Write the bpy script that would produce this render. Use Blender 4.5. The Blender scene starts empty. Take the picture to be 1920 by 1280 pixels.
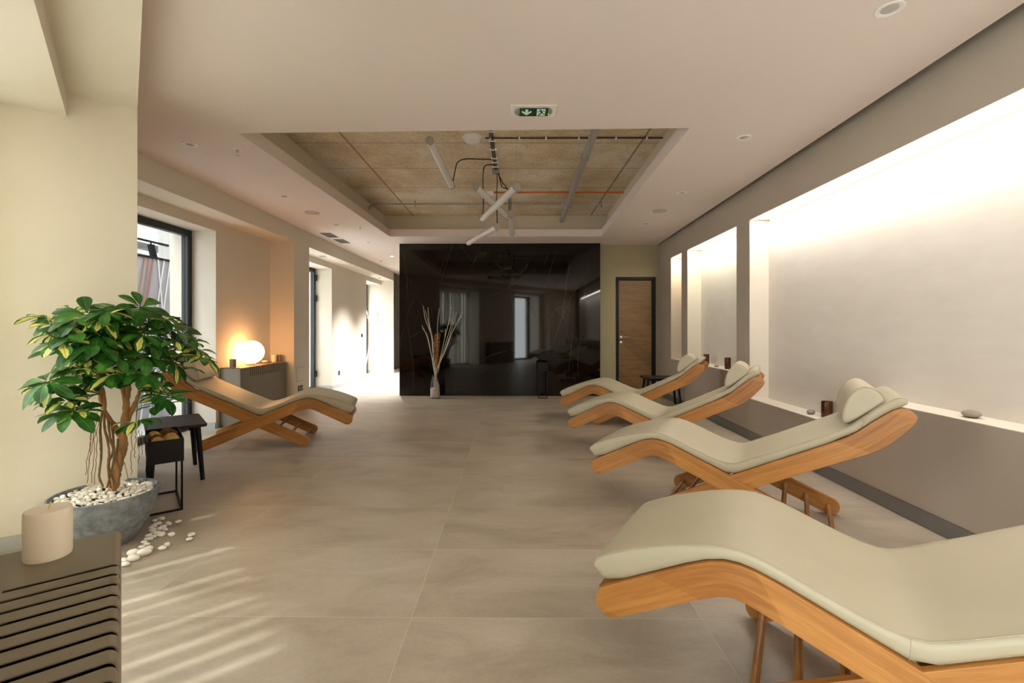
import bpy, bmesh, math, random
from mathutils import Vector, Matrix, geometry
R = math.radians
random.seed(7)
sc = bpy.context.scene
COL = sc.collection
F, CX, CY, EYE = 879.0, 962.0, 615.0, 1.2          # focal length in px of a 1920x1280 frame, vanishing point, eye height

# ------------------------------------------------------------------ materials
def nodes(name):
    m = bpy.data.materials.new(name); m.use_nodes = True
    return m, m.node_tree.nodes, m.node_tree.links, m.node_tree.nodes['Principled BSDF']
def lin(c):
    return tuple(((v/255)/12.92 if v/255 <= .04045 else ((v/255+.055)/1.055)**2.4) for v in c)
def mat(name, rgb, rough=.5, metal=0, bump=0, bscale=40, var=0, vscale=6, spec=.5, trans=0, ior=1.45, coat=0, stretch=None, sss=0):
    m, N, L, b = nodes(name)
    c = lin(rgb)
    b.inputs['Base Color'].default_value = (*c, 1)
    b.inputs['Roughness'].default_value = rough
    b.inputs['Metallic'].default_value = metal
    b.inputs['Specular IOR Level'].default_value = spec
    b.inputs['Transmission Weight'].default_value = trans
    b.inputs['IOR'].default_value = ior
    b.inputs['Coat Weight'].default_value = coat
    if sss:
        b.inputs['Subsurface Weight'].default_value = sss
        b.inputs['Subsurface Radius'].default_value = (.02, .015, .01)
    tc = N.new('ShaderNodeTexCoord')
    src = tc.outputs['Object']
    if stretch:
        mp = N.new('ShaderNodeMapping'); mp.inputs['Scale'].default_value = stretch
        L.new(src, mp.inputs['Vector']); src = mp.outputs['Vector']
    if var:
        n = N.new('ShaderNodeTexNoise'); n.inputs['Scale'].default_value = vscale; n.inputs['Detail'].default_value = 6
        L.new(src, n.inputs['Vector'])
        r = N.new('ShaderNodeValToRGB')
        r.color_ramp.elements[0].position = .3; r.color_ramp.elements[1].position = .7
        r.color_ramp.elements[0].color = (*[v*(1-var) for v in c], 1)
        r.color_ramp.elements[1].color = (*[min(1, v*(1+var)) for v in c], 1)
        L.new(n.outputs['Fac'], r.inputs['Fac']); L.new(r.outputs['Color'], b.inputs['Base Color'])
    if bump:
        n = N.new('ShaderNodeTexNoise'); n.inputs['Scale'].default_value = bscale; n.inputs['Detail'].default_value = 5
        L.new(src, n.inputs['Vector'])
        bp = N.new('ShaderNodeBump'); bp.inputs['Strength'].default_value = bump; bp.inputs['Distance'].default_value = .01
        L.new(n.outputs['Fac'], bp.inputs['Height']); L.new(bp.outputs['Normal'], b.inputs['Normal'])
    return m
def emit(name, rgb, s):
    m, N, L, b = nodes(name)
    b.inputs['Base Color'].default_value = (*lin(rgb), 1)
    b.inputs['Emission Color'].default_value = (*lin(rgb), 1)
    b.inputs['Emission Strength'].default_value = s
    return m
def math_node(N, L, op, a, b=None, c=None):
    n = N.new('ShaderNodeMath'); n.operation = op
    for i, v in enumerate((a, b, c)):
        if v is None: continue
        if isinstance(v, (int, float)): n.inputs[i].default_value = v
        else: L.new(v, n.inputs[i])
    return n.outputs[0]
def ramp(N, L, fac, stops):
    r = N.new('ShaderNodeValToRGB'); e = r.color_ramp.elements
    e[0].position, e[0].color = stops[0][0], (*stops[0][1], 1)
    e[1].position, e[1].color = stops[-1][0], (*stops[-1][1], 1)
    for p, c in stops[1:-1]:
        x = e.new(p); x.color = (*c, 1)
    L.new(fac, r.inputs['Fac']); return r.outputs['Color']

def floor_material():
    m, N, L, b = nodes('porcelain_tiles')
    tc = N.new('ShaderNodeTexCoord'); sp = N.new('ShaderNodeSeparateXYZ'); L.new(tc.outputs['Object'], sp.inputs[0])
    x, y = sp.outputs['X'], sp.outputs['Y']
    y2 = math_node(N, L, 'MULTIPLY_ADD', x, .009, y)
    u = math_node(N, L, 'DIVIDE', math_node(N, L, 'ADD', x, .422+12), 1.2)
    v = math_node(N, L, 'DIVIDE', math_node(N, L, 'ADD', y2, -1.942+12), .6)
    def edge(t, size):
        f = math_node(N, L, 'FRACT', t)
        d = math_node(N, L, 'MINIMUM', f, math_node(N, L, 'SUBTRACT', 1, f))
        return math_node(N, L, 'MULTIPLY', d, size)
    d = math_node(N, L, 'MINIMUM', edge(u, 1.2), edge(v, .6))
    grout = math_node(N, L, 'LESS_THAN', d, .0016)
    cell = N.new('ShaderNodeCombineXYZ')
    L.new(math_node(N, L, 'FLOOR', u), cell.inputs[0]); L.new(math_node(N, L, 'FLOOR', v), cell.inputs[1])
    wn = N.new('ShaderNodeTexWhiteNoise'); L.new(cell.outputs[0], wn.inputs['Vector'])
    off = N.new('ShaderNodeVectorMath'); off.operation = 'MULTIPLY_ADD'
    L.new(wn.outputs['Color'], off.inputs[0]); off.inputs[1].default_value = (9, 9, 9); L.new(tc.outputs['Object'], off.inputs[2])
    n1 = N.new('ShaderNodeTexNoise'); n1.inputs['Scale'].default_value = 2.3; n1.inputs['Detail'].default_value = 7; n1.inputs['Roughness'].default_value = .62; n1.inputs['Distortion'].default_value = .5
    mp = N.new('ShaderNodeMapping'); mp.inputs['Scale'].default_value = (.7, 1.5, 1); L.new(off.outputs[0], mp.inputs['Vector'])
    L.new(mp.outputs[0], n1.inputs['Vector'])
    base = ramp(N, L, n1.outputs['Fac'], [(.3, lin((154, 140, 122))), (.5, lin((173, 160, 142))), (.72, lin((187, 175, 158)))])
    n2 = N.new('ShaderNodeTexNoise'); n2.inputs['Scale'].default_value = 60; n2.inputs['Detail'].default_value = 4; L.new(tc.outputs['Object'], n2.inputs['Vector'])
    mx = N.new('ShaderNodeMix'); mx.data_type = 'RGBA'; mx.blend_type = 'MULTIPLY'; mx.inputs[0].default_value = .25
    L.new(base, mx.inputs['A']); L.new(ramp(N, L, n2.outputs['Fac'], [(.3, (.7, .7, .7)), (.7, (1, 1, 1))]), mx.inputs['B'])
    g = N.new('ShaderNodeMix'); g.data_type = 'RGBA'; L.new(grout, g.inputs[0]); L.new(mx.outputs['Result'], g.inputs['A'])
    g.inputs['B'].default_value = (*lin((190, 180, 162)), 1)
    L.new(g.outputs['Result'], b.inputs['Base Color'])
    rr = N.new('ShaderNodeMapRange'); L.new(n1.outputs['Fac'], rr.inputs['Value']); rr.inputs['To Min'].default_value = .38; rr.inputs['To Max'].default_value = .52
    L.new(rr.outputs[0], b.inputs['Roughness'])
    bp = N.new('ShaderNodeBump'); bp.inputs['Strength'].default_value = .25; bp.inputs['Distance'].default_value = .002
    L.new(math_node(N, L, 'MINIMUM', math_node(N, L, 'MULTIPLY', d, 300), 1), bp.inputs['Height']); L.new(bp.outputs[0], b.inputs['Normal'])
    return m

def marble_material(tone=1.0):
    m, N, L, b = nodes('black_marble')
    tc = N.new('ShaderNodeTexCoord')
    n1 = N.new('ShaderNodeTexNoise'); n1.inputs['Scale'].default_value = 1.6; n1.inputs['Detail'].default_value = 8; n1.inputs['Roughness'].default_value = .6; n1.inputs['Distortion'].default_value = .8
    L.new(tc.outputs['Object'], n1.inputs['Vector'])
    col = ramp(N, L, n1.outputs['Fac'], [(.35, lin((5, 4, 3))), (.55, lin((14, 10, 7))), (.75, lin((30, 23, 17)))])
    def vein(rot, scale, lo, seed, sy):
        mp = N.new('ShaderNodeMapping'); mp.inputs['Rotation'].default_value = (0, R(rot), 0); mp.inputs['Scale'].default_value = (1, 1, sy); mp.inputs['Location'].default_value = (seed, seed*.7, seed*1.3)
        L.new(tc.outputs['Object'], mp.inputs['Vector'])
        w = N.new('ShaderNodeTexNoise'); w.inputs['Scale'].default_value = 3.0; w.inputs['Detail'].default_value = 5
        L.new(mp.outputs[0], w.inputs['Vector'])
        ad = N.new('ShaderNodeVectorMath'); ad.operation = 'MULTIPLY_ADD'; ad.inputs[1].default_value = (.09, .09, .09)
        L.new(w.outputs['Color'], ad.inputs[0]); L.new(mp.outputs[0], ad.inputs[2])
        vo = N.new('ShaderNodeTexVoronoi'); vo.feature = 'DISTANCE_TO_EDGE'; vo.inputs['Scale'].default_value = scale
        L.new(ad.outputs[0], vo.inputs['Vector'])
        k = N.new('ShaderNodeMapRange'); L.new(vo.outputs['Distance'], k.inputs['Value']); k.inputs['From Min'].default_value = 0; k.inputs['From Max'].default_value = lo; k.inputs['To Min'].default_value = 1; k.inputs['To Max'].default_value = 0
        br = N.new('ShaderNodeTexNoise'); br.inputs['Scale'].default_value = 1.7; br.inputs['Detail'].default_value = 3; L.new(ad.outputs[0], br.inputs['Vector'])
        k2 = N.new('ShaderNodeMapRange'); L.new(br.outputs['Fac'], k2.inputs['Value']); k2.inputs['From Min'].default_value = .48; k2.inputs['From Max'].default_value = .64
        return math_node(N, L, 'MULTIPLY', k.outputs[0], k2.outputs[0])
    v = math_node(N, L, 'MAXIMUM', vein(14, 1.5, .0035, 3.1, .22), math_node(N, L, 'MULTIPLY', vein(-38, 1.7, .004, 8.7, .3), .6))
    mx = N.new('ShaderNodeMix'); mx.data_type = 'RGBA'; L.new(math_node(N, L, 'MULTIPLY', v, .22), mx.inputs[0])
    L.new(col, mx.inputs['A']); mx.inputs['B'].default_value = (*lin((150, 132, 108)), 1)
    L.new(mx.outputs['Result'], b.inputs['Base Color'])
    b.inputs['Roughness'].default_value = .035
    b.inputs['IOR'].default_value = 1.46
    return m

def wood_material(name, dark, light, ring=1.0, rough=.42):
    # grain runs along U (metres), V is across
    m, N, L, b = nodes(name)
    uv = N.new('ShaderNodeUVMap'); 
    mp = N.new('ShaderNodeMapping'); mp.inputs['Scale'].default_value = (1.6, 26*ring, 1); L.new(uv.outputs[0], mp.inputs['Vector'])
    n = N.new('ShaderNodeTexNoise'); n.inputs['Scale'].default_value = 1.5; n.inputs['Detail'].default_value = 6; n.inputs['Distortion'].default_value = 1.2
    L.new(mp.outputs[0], n.inputs['Vector'])
    mp2 = N.new('ShaderNodeMapping'); mp2.inputs['Scale'].default_value = (14, 420*ring, 1); L.new(uv.outputs[0], mp2.inputs['Vector'])
    n2 = N.new('ShaderNodeTexNoise'); n2.inputs['Scale'].default_value = 1; n2.inputs['Detail'].default_value = 2; L.new(mp2.outputs[0], n2.inputs['Vector'])
    f = math_node(N, L, 'ADD', math_node(N, L, 'MULTIPLY', n.outputs['Fac'], .75), math_node(N, L, 'MULTIPLY', n2.outputs['Fac'], .25))
    sp = N.new('ShaderNodeSeparateXYZ'); L.new(uv.outputs[0], sp.inputs[0])
    # glued-up boards: each board along the length has its own tone
    wn = N.new('ShaderNodeTexWhiteNoise'); wn.noise_dimensions = '1D'
    L.new(math_node(N, L, 'FLOOR', math_node(N, L, 'ADD', math_node(N, L, 'MULTIPLY', sp.outputs[0], 3.4), math_node(N, L, 'MULTIPLY', sp.outputs[1], 4.0))), wn.inputs['W'])
    f = math_node(N, L, 'ADD', f, math_node(N, L, 'MULTIPLY', math_node(N, L, 'SUBTRACT', wn.outputs['Value'], .5), .16))
    L.new(ramp(N, L, f, [(.3, lin(dark)), (.68, lin(light))]), b.inputs['Base Color'])
    b.inputs['Roughness'].default_value = rough
    return m

def concrete_material():
    m, N, L, b = nodes('board_marked_concrete')
    tc = N.new('ShaderNodeTexCoord')
    n = N.new('ShaderNodeTexNoise'); n.inputs['Scale'].default_value = 1.6; n.inputs['Detail'].default_value = 9; n.inputs['Roughness'].default_value = .68
    L.new(tc.outputs['Object'], n.inputs['Vector'])
    c = ramp(N, L, n.outputs['Fac'], [(.3, lin((184, 162, 128))), (.46, lin((206, 188, 160))), (.55, lin((216, 203, 182))), (.7, lin((222, 214, 204)))])
    sp = N.new('ShaderNodeSeparateXYZ'); L.new(tc.outputs['Object'], sp.inputs[0])
    def line(t, off, size, w):
        f = math_node(N, L, 'FRACT', math_node(N, L, 'DIVIDE', math_node(N, L, 'ADD', t, off), size))
        d = math_node(N, L, 'MULTIPLY', math_node(N, L, 'MINIMUM', f, math_node(N, L, 'SUBTRACT', 1, f)), size)
        return math_node(N, L, 'LESS_THAN', d, w)
    joint = math_node(N, L, 'MAXIMUM', line(sp.outputs['Y'], 22.35-4.71, .745, .006), line(sp.outputs['X'], 30.95, 2.93, .011))
    sp2 = N.new('ShaderNodeTexNoise'); sp2.inputs['Scale'].default_value = 45; sp2.inputs['Detail'].default_value = 5; L.new(tc.outputs['Object'], sp2.inputs['Vector'])
    spot = ramp(N, L, sp2.outputs['Fac'], [(.3, (.55, .5, .42)), (.5, (1, 1, 1))])
    mu = N.new('ShaderNodeMix'); mu.data_type = 'RGBA'; mu.blend_type = 'MULTIPLY'; mu.inputs[0].default_value = .6
    L.new(c, mu.inputs['A']); L.new(spot, mu.inputs['B'])
    mx = N.new('ShaderNodeMix'); mx.data_type = 'RGBA'; L.new(math_node(N, L, 'MULTIPLY', joint, .7), mx.inputs[0]); L.new(mu.outputs['Result'], mx.inputs['A'])
    mx.inputs['B'].default_value = (*lin((92, 76, 55)), 1)
    L.new(mx.outputs['Result'], b.inputs['Base Color']); b.inputs['Roughness'].default_value = .8
    bp = N.new('ShaderNodeBump'); bp.inputs['Strength'].default_value = .3; bp.inputs['Distance'].default_value = .01
    L.new(sp2.outputs['Fac'], bp.inputs['Height']); L.new(bp.outputs[0], b.inputs['Normal'])
    return m

def leaf_material(name, variegated):
    m, N, L, b = nodes(name)
    uv = N.new('ShaderNodeUVMap'); sp = N.new('ShaderNodeSeparateXYZ'); L.new(uv.outputs[0], sp.inputs[0])
    tc = N.new('ShaderNodeTexCoord')
    n = N.new('ShaderNodeTexNoise'); n.inputs['Scale'].default_value = 14; n.inputs['Detail'].default_value = 4; L.new(tc.outputs['Object'], n.inputs['Vector'])
    g = ramp(N, L, n.outputs['Fac'], [(.3, lin((22, 62, 24))), (.55, lin((52, 112, 38))), (.75, lin((98, 152, 54)))])
    mid = math_node(N, L, 'ABSOLUTE', math_node(N, L, 'SUBTRACT', sp.outputs[0], .5))
    if variegated:
        n2 = N.new('ShaderNodeTexNoise'); n2.inputs['Scale'].default_value = 30; n2.inputs['Detail'].default_value = 3; L.new(tc.outputs['Object'], n2.inputs['Vector'])
        t = math_node(N, L, 'ADD', mid, math_node(N, L, 'MULTIPLY', math_node(N, L, 'SUBTRACT', n2.outputs['Fac'], .5), .55))
        k = math_node(N, L, 'LESS_THAN', t, .23)
        mx = N.new('ShaderNodeMix'); mx.data_type = 'RGBA'; L.new(k, mx.inputs[0]); L.new(g, mx.inputs['A']); mx.inputs['B'].default_value = (*lin((232, 222, 120)), 1)
        g = mx.outputs['Result']
    rib = N.new('ShaderNodeMix'); rib.data_type = 'RGBA'; L.new(math_node(N, L, 'LESS_THAN', mid, .018), rib.inputs[0]); L.new(g, rib.inputs['A']); rib.inputs['B'].default_value = (*lin((110, 150, 70)), 1)
    L.new(rib.outputs['Result'], b.inputs['Base Color'])
    b.inputs['Roughness'].default_value = .3
    tr = N.new('ShaderNodeBsdfTranslucent'); L.new(rib.outputs['Result'], tr.inputs['Color'])
    ms = N.new('ShaderNodeMixShader'); ms.inputs[0].default_value = .25
    L.new(b.outputs[0], ms.inputs[1]); L.new(tr.outputs[0], ms.inputs[2]); L.new(ms.outputs[0], N['Material Output'].inputs['Surface'])
    return m

def glass_material(name, tint=(1, 1, 1), refl=1.0, rough=0.0):
    m, N, L, b = nodes(name)
    N.remove(b)
    t = N.new('ShaderNodeBsdfTransparent'); t.inputs['Color'].default_value = (*tint, 1)
    g = N.new('ShaderNodeBsdfGlossy'); g.inputs['Roughness'].default_value = rough
    fr = N.new('ShaderNodeFresnel'); fr.inputs['IOR'].default_value = 1.45
    ms = N.new('ShaderNodeMixShader')
    ge = N.new('ShaderNodeNewGeometry')
    L.new(math_node(N, L, 'MULTIPLY', math_node(N, L, 'MULTIPLY', fr.outputs[0], refl), math_node(N, L, 'SUBTRACT', 1, ge.outputs['Backfacing'])), ms.inputs[0]); L.new(t.outputs[0], ms.inputs[1]); L.new(g.outputs[0], ms.inputs[2])
    L.new(ms.outputs[0], N['Material Output'].inputs['Surface'])
    return m

def blind_material():
    m, N, L, b = nodes('blind_fabric')
    b.inputs['Base Color'].default_value = (*lin((226, 222, 210)), 1); b.inputs['Roughness'].default_value = .8
    tr = N.new('ShaderNodeBsdfTranslucent'); tr.inputs['Color'].default_value = (*lin((235, 230, 216)), 1)
    tc = N.new('ShaderNodeTexCoord'); w = N.new('ShaderNodeTexNoise'); w.inputs['Scale'].default_value = 200; L.new(tc.outputs['Object'], w.inputs['Vector'])
    ms = N.new('ShaderNodeMixShader'); L.new(ramp(N, L, w.outputs['Fac'], [(.3, (.4, .4, .4)), (.7, (.6, .6, .6))]), ms.inputs[0])
    L.new(b.outputs[0], ms.inputs[1]); L.new(tr.outputs[0], ms.inputs[2]); L.new(ms.outputs[0], N['Material Output'].inputs['Surface'])
    return m

M = dict(
    wall=mat('wall_paint', (222, 213, 199), .7, bump=.06, bscale=90, var=.02, vscale=2),
    wall_right=mat('stucco_paint', (222, 215, 205), .75, bump=.16, bscale=4.5, var=.03, vscale=3, stretch=(1, 1.2, 3.2)),
    wall_taupe=mat('taupe_paint', (186, 175, 160), .5, var=.03, vscale=2),
    shaded_olive_wall=mat('olive_beige_shaded', (164, 155, 126), .7, var=.02), vein=mat('marble_vein', (104, 90, 70), .06, var=.3, vscale=9),  # wall by the oak door: colour darkened to hold the dim corner's shade
    ceiling=mat('ceiling_paint', (229, 217, 212), .85, var=.01, vscale=1.5),
    cove=mat('cove_paint', (204, 193, 174), .85, var=.02, vscale=2),
    floor=floor_material(), marble=marble_material(), concrete=concrete_material(),
    skirt=mat('skirting', (176, 176, 174), .4, var=.03), skirt_dark=mat('skirting_dark', (122, 118, 114), .35, var=.03),
    beech=wood_material('beech', (144, 90, 36), (190, 132, 66)),
    oak=wood_material('oak_veneer', (98, 72, 40), (134, 102, 62), ring=.7, rough=.45),
    leather=mat('beige_upholstery', (176, 167, 142), .5, bump=.05, bscale=160, var=.03, vscale=5),
    piping=mat('upholstery_piping', (166, 156, 132), .6, var=.03),
    pillow=mat('pillow_upholstery', (184, 175, 152), .5, bump=.22, bscale=9, var=.03, vscale=5),
    black=mat('black_metal', (9, 9, 10), .45, spec=.3, var=.1), blackwood=mat('black_stained_wood', (22, 18, 17), .5, spec=.35, var=.15, vscale=9, stretch=(6, 1, 1)),
    frame=mat('dark_aluminium', (28, 34, 40), .35, var=.05),
    cover=mat('taupe_lacquer', (122, 112, 94), .45, var=.02, vscale=4), inner=mat('shaded_interior', (16, 15, 14), .6, var=.1),  # inside of the covers near black, their interior shade put into the colour
    pot=mat('grey_stone', (122, 126, 131), .75, bump=.3, bscale=140, var=.38, vscale=26), soil=mat('soil', (70, 56, 42), .9, bump=.6, var=.3, vscale=30),
    pebble=mat('white_pebble', (238, 232, 222), .55, bump=.1, bscale=25, var=.04, vscale=12),
    bark=mat('bark', (160, 116, 72), .8, bump=.8, bscale=34, var=.42, vscale=20, stretch=(1, 1, .35)), root=mat('aerial_root', (118, 88, 56), .8, var=.25, vscale=30),
    stem=mat('petiole', (108, 138, 56), .5, var=.1), leaf=leaf_material('green_leaf', False), leaf_y=leaf_material('variegated_leaf', True),
    wax=mat('candle_wax', (246, 236, 214), .5, sss=.25, var=.02), wick=mat('wick', (226, 206, 150), .8, var=.1),
    copper=mat('copper_tin', (96, 62, 48), .3, .75, var=.15, vscale=20), stone=mat('sill_stone', (150, 138, 124), .8, bump=.15, bscale=60, var=.12, vscale=14),
    tube=mat('frosted_tube', (240, 238, 234), .22, spec=.6, trans=.25, ior=1.2, var=.01), cap=mat('clear_cap', (210, 206, 196), .12, trans=.5, ior=1.3, var=.01),
    steel=mat('brushed_steel', (190, 186, 178), .3, .9, var=.05), chrome=mat('satin_chrome', (214, 210, 204), .2, 1, var=.02),
    grey_pipe=mat('grey_pvc', (156, 152, 148), .5, var=.04), orange=mat('orange_conduit', (206, 106, 48), .5, var=.05), cable=mat('cable_sheath', (38, 32, 30), .6, var=.1), brown=mat('brown_cable', (72, 50, 40), .6, var=.1),
    white=mat('white_plastic', (236, 234, 230), .45, var=.01), grille=mat('speaker_grille', (186, 182, 178), .6, bump=.4, bscale=400, var=.02), vent=mat('vent_grey', (112, 106, 98), .5, var=.05),
    green=emit('sign_green', (0, 62, 30), .12), signwhite=emit('sign_white', (190, 204, 190), .25), lens=mat('sign_lens', (168, 164, 160), .2, spec=.6, var=.02), led=emit('led_green', (190, 240, 110), 1.2),
    globe=emit('globe_glass', (255, 186, 118), 16.0), lamp_on=emit('lamp_on', (255, 250, 240), 22), strip=emit('led_strip', (255, 244, 226), 1.5),
    glass=glass_material('window_glass', (.93, .96, .95), .6), glass_tinted=glass_material('tinted_glass', (.56, .58, .575), .6), vase=glass_material('vase_glass', (.93, .94, .96), 1.0),
    blind=blind_material(), ball_y=mat('dried_ball_yellow', (206, 172, 104), .9, bump=1, bscale=120, var=.3, vscale=60), ball_b=mat('dried_ball_brown', (112, 72, 40), .9, bump=1, bscale=120, var=.3, vscale=60),
    branch_w=mat('whitewashed_branch', (206, 198, 184), .8, var=.1, vscale=20), branch_g=mat('golden_dried_stem', (150, 98, 36), .7, var=.3, vscale=40),
    panel=mat('lilac_panel', (176, 172, 184), .8, var=.04), copperline=mat('copper_line', (176, 128, 104), .5, var=.05), outwhite=mat('outside_white', (236, 236, 232), .8, var=.02), outgrey=mat('outside_grey', (140, 142, 146), .8, var=.05), terrace=mat('terrace_tile', (214, 212, 206), .5, var=.05, vscale=3),
    greycup=mat('grey_candle', (132, 112, 98), .7, var=.06), olive=mat('olive_candle', (140, 118, 84), .7, var=.06), socket=mat('black_socket', (14, 14, 14), .4, spec=.3, var=.05),
)

# ------------------------------------------------------------------ mesh helpers
class MB:
    def __init__(s): s.v, s.f, s.uv, s.mi = [], [], [], []
    def add(s, vs, fs, uvs=None, mi=0):
        b = len(s.v); s.v += [tuple(p) for p in vs]
        for i, f in enumerate(fs):
            s.f.append(tuple(b+k for k in f)); s.mi.append(mi)
            s.uv.append(uvs[i] if uvs else None)
        return s
    def box(s, x0, x1, y0, y1, z0, z1, mi=0, T=None):
        vs = [Vector((x, y, z)) for x in (x0, x1) for y in (y0, y1) for z in (z0, z1)]
        if T: vs = [T @ p for p in vs]
        return s.add(vs, [(0, 1, 3, 2), (4, 6, 7, 5), (0, 4, 5, 1), (2, 3, 7, 6), (0, 2, 6, 4), (1, 5, 7, 3)], mi=mi)
    def prism(s, poly, z0, z1, mi=0):
        a = sum(poly[i][0]*poly[(i+1) % len(poly)][1]-poly[(i+1) % len(poly)][0]*poly[i][1] for i in range(len(poly)))
        if a < 0: poly = poly[::-1]
        n = len(poly)
        return s.add([(x, y, z0) for x, y in poly]+[(x, y, z1) for x, y in poly],
                     [tuple(range(n))[::-1], tuple(range(n, 2*n))]+[(i, (i+1) % n, n+(i+1) % n, n+i) for i in range(n)], mi=mi)
    def tube(s, pts, r, n=8, cap=True, mi=0):
        pts = [Vector(p) for p in pts]
        rs = r if isinstance(r, (list, tuple)) else [r]*len(pts)
        vs, fs = [], []
        up = Vector((0, 0, 1)) if abs((pts[-1]-pts[0]).normalized().z) < .9 else Vector((1, 0, 0))
        prev = None
        for i, p in enumerate(pts):
            t = (pts[min(i+1, len(pts)-1)]-pts[max(i-1, 0)]).normalized()
            if prev is None: u = t.cross(up).normalized()
            else: u = (prev-t*prev.dot(t)).normalized()
            prev = u; w = t.cross(u)
            for k in range(n):
                a = 2*math.pi*k/n
                vs.append(p+(u*math.cos(a)+w*math.sin(a))*rs[i])
        for i in range(len(pts)-1):
            for k in range(n): fs.append((i*n+k, i*n+(k+1) % n, (i+1)*n+(k+1) % n, (i+1)*n+k))
        if cap:
            fs.append(tuple(range(n))[::-1]); e = (len(pts)-1)*n; fs.append(tuple(range(e, e+n)))
        L = 0; us = [0]
        for i in range(1, len(pts)): L += (pts[i]-pts[i-1]).length; us.append(L)
        uvs = []
        for i in range(len(pts)-1):
            for k in range(n): uvs.append([(us[i], k*.01), (us[i], k*.01+.01), (us[i+1], k*.01+.01), (us[i+1], k*.01)])
        if cap: uvs += [[(0, 0)]*n, [(0, 0)]*n]
        return s.add(vs, fs, uvs, mi)
    def lathe(s, prof, n=32, c=(0, 0, 0), mi=0, close=False):
        vs, fs = [], []
        for r, z in prof:
            for k in range(n):
                a = 2*math.pi*k/n; vs.append((c[0]+r*math.cos(a), c[1]+r*math.sin(a), c[2]+z))
        m = len(prof)
        for i in range(m if close else m-1):
            for k in range(n):
                j = (i+1) % m; fs.append((i*n+k, i*n+(k+1) % n, j*n+(k+1) % n, j*n+k))
        if not close:
            if prof[0][0] > 1e-6: fs.append(tuple(range(n))[::-1])
            if prof[-1][0] > 1e-6: fs.append(tuple(range((m-1)*n, m*n)))
        return s.add(vs, fs, mi=mi)
    def sphere(s, c, r, n=16, sc_=(1, 1, 1), mi=0, jit=0):
        vs, fs = [], []; m = n//2
        for i in range(m+1):
            for k in range(n):
                a, b = 2*math.pi*k/n, math.pi*i/m
                q = 1+jit*random.uniform(-1, 1)
                vs.append((c[0]+r*sc_[0]*math.sin(b)*math.cos(a)*q, c[1]+r*sc_[1]*math.sin(b)*math.sin(a)*q, c[2]-r*sc_[2]*math.cos(b)*q))
        for i in range(m):
            for k in range(n): fs.append((i*n+k, i*n+(k+1) % n, (i+1)*n+(k+1) % n, (i+1)*n+k))
        return s.add(vs, fs, mi=mi)
    def mesh(s, name, mats, smooth=35, weld=True):
        me = bpy.data.meshes.new(name); me.from_pydata(s.v, [], s.f)
        for m in (mats if isinstance(mats, (list, tuple)) else [mats]): me.materials.append(m)
        for p, k in zip(me.polygons, s.mi): p.material_index = k
        if any(u for u in s.uv):
            ul = me.uv_layers.new(name='UVMap')
            for p, u in zip(me.polygons, s.uv):
                if u:
                    for li, q in zip(p.loop_indices, u): ul.data[li].uv = q
        if weld:
            bm = bmesh.new(); bm.from_mesh(me); bmesh.ops.remove_doubles(bm, verts=bm.verts, dist=1e-5)
            bmesh.ops.recalc_face_normals(bm, faces=bm.faces); bm.to_mesh(me); bm.free()
        if smooth is not None:
            me.polygons.foreach_set('use_smooth', [True]*len(me.polygons))
            me.set_sharp_from_angle(angle=R(smooth))
        return me
    def obj(s, name, mats, parent=None, smooth=35, bevel=0, weld=True, loc=None, rotz=0):
        o = bpy.data.objects.new(name, s.mesh(name, mats, smooth, weld)); COL.objects.link(o)
        if parent: o.parent = parent
        if loc is not None: o.location = loc
        o.rotation_euler.z = rotz
        if bevel:
            b = o.modifiers.new('bevel', 'BEVEL'); b.width = bevel; b.segments = 3; b.limit_method = 'ANGLE'; b.angle_limit = R(40)
        return o
def thing(name, label, cat, loc=(0, 0, 0), rotz=0, group=None):
    o = bpy.data.objects.new(name, None); COL.objects.link(o); o.empty_display_size = .1
    o.location = loc; o.rotation_euler = (0, 0, rotz)
    return tag(o, label, cat, group)
def tag(o, label, cat, group=None):
    o['label'] = label; o['category'] = cat
    if group: o['group'] = group
    return o
def struct(o, label, cat):
    o['kind'] = 'structure'; o['label'] = label; o['category'] = cat
    return o
def dup(root, loc=None, rotz=None, label=None, group=None):
    r = root.copy(); COL.objects.link(r)
    if loc is not None: r.location = loc
    if rotz is not None: r.rotation_euler = (0, 0, rotz)
    if label: r['label'] = label
    if group: r['group'] = group
    for ch in list(root.children):
        c = ch.copy(); COL.objects.link(c); c.parent = r
        for g in list(ch.children):
            d = g.copy(); COL.objects.link(d); d.parent = c
    return r
def ray(px, py, Y=None, Z=None):
    if Z is not None: Y = (EYE-Z)*F/(py-CY)
    return Vector(((px-CX)/F*Y, Y, EYE-(py-CY)/F*Y))

# diagonal window front beside the camera: D points into the room, E runs along the front
D = Vector((math.cos(R(39.5)), math.sin(R(39.5)))); D = Vector((.772, .636)); EV = Vector((-.636, .772))
def de(d, e): p = D*d+EV*e; return (p.x, p.y)
def RW(y, off=0): return 2.42+.026*y+off                 # right wall, slightly turned

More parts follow.
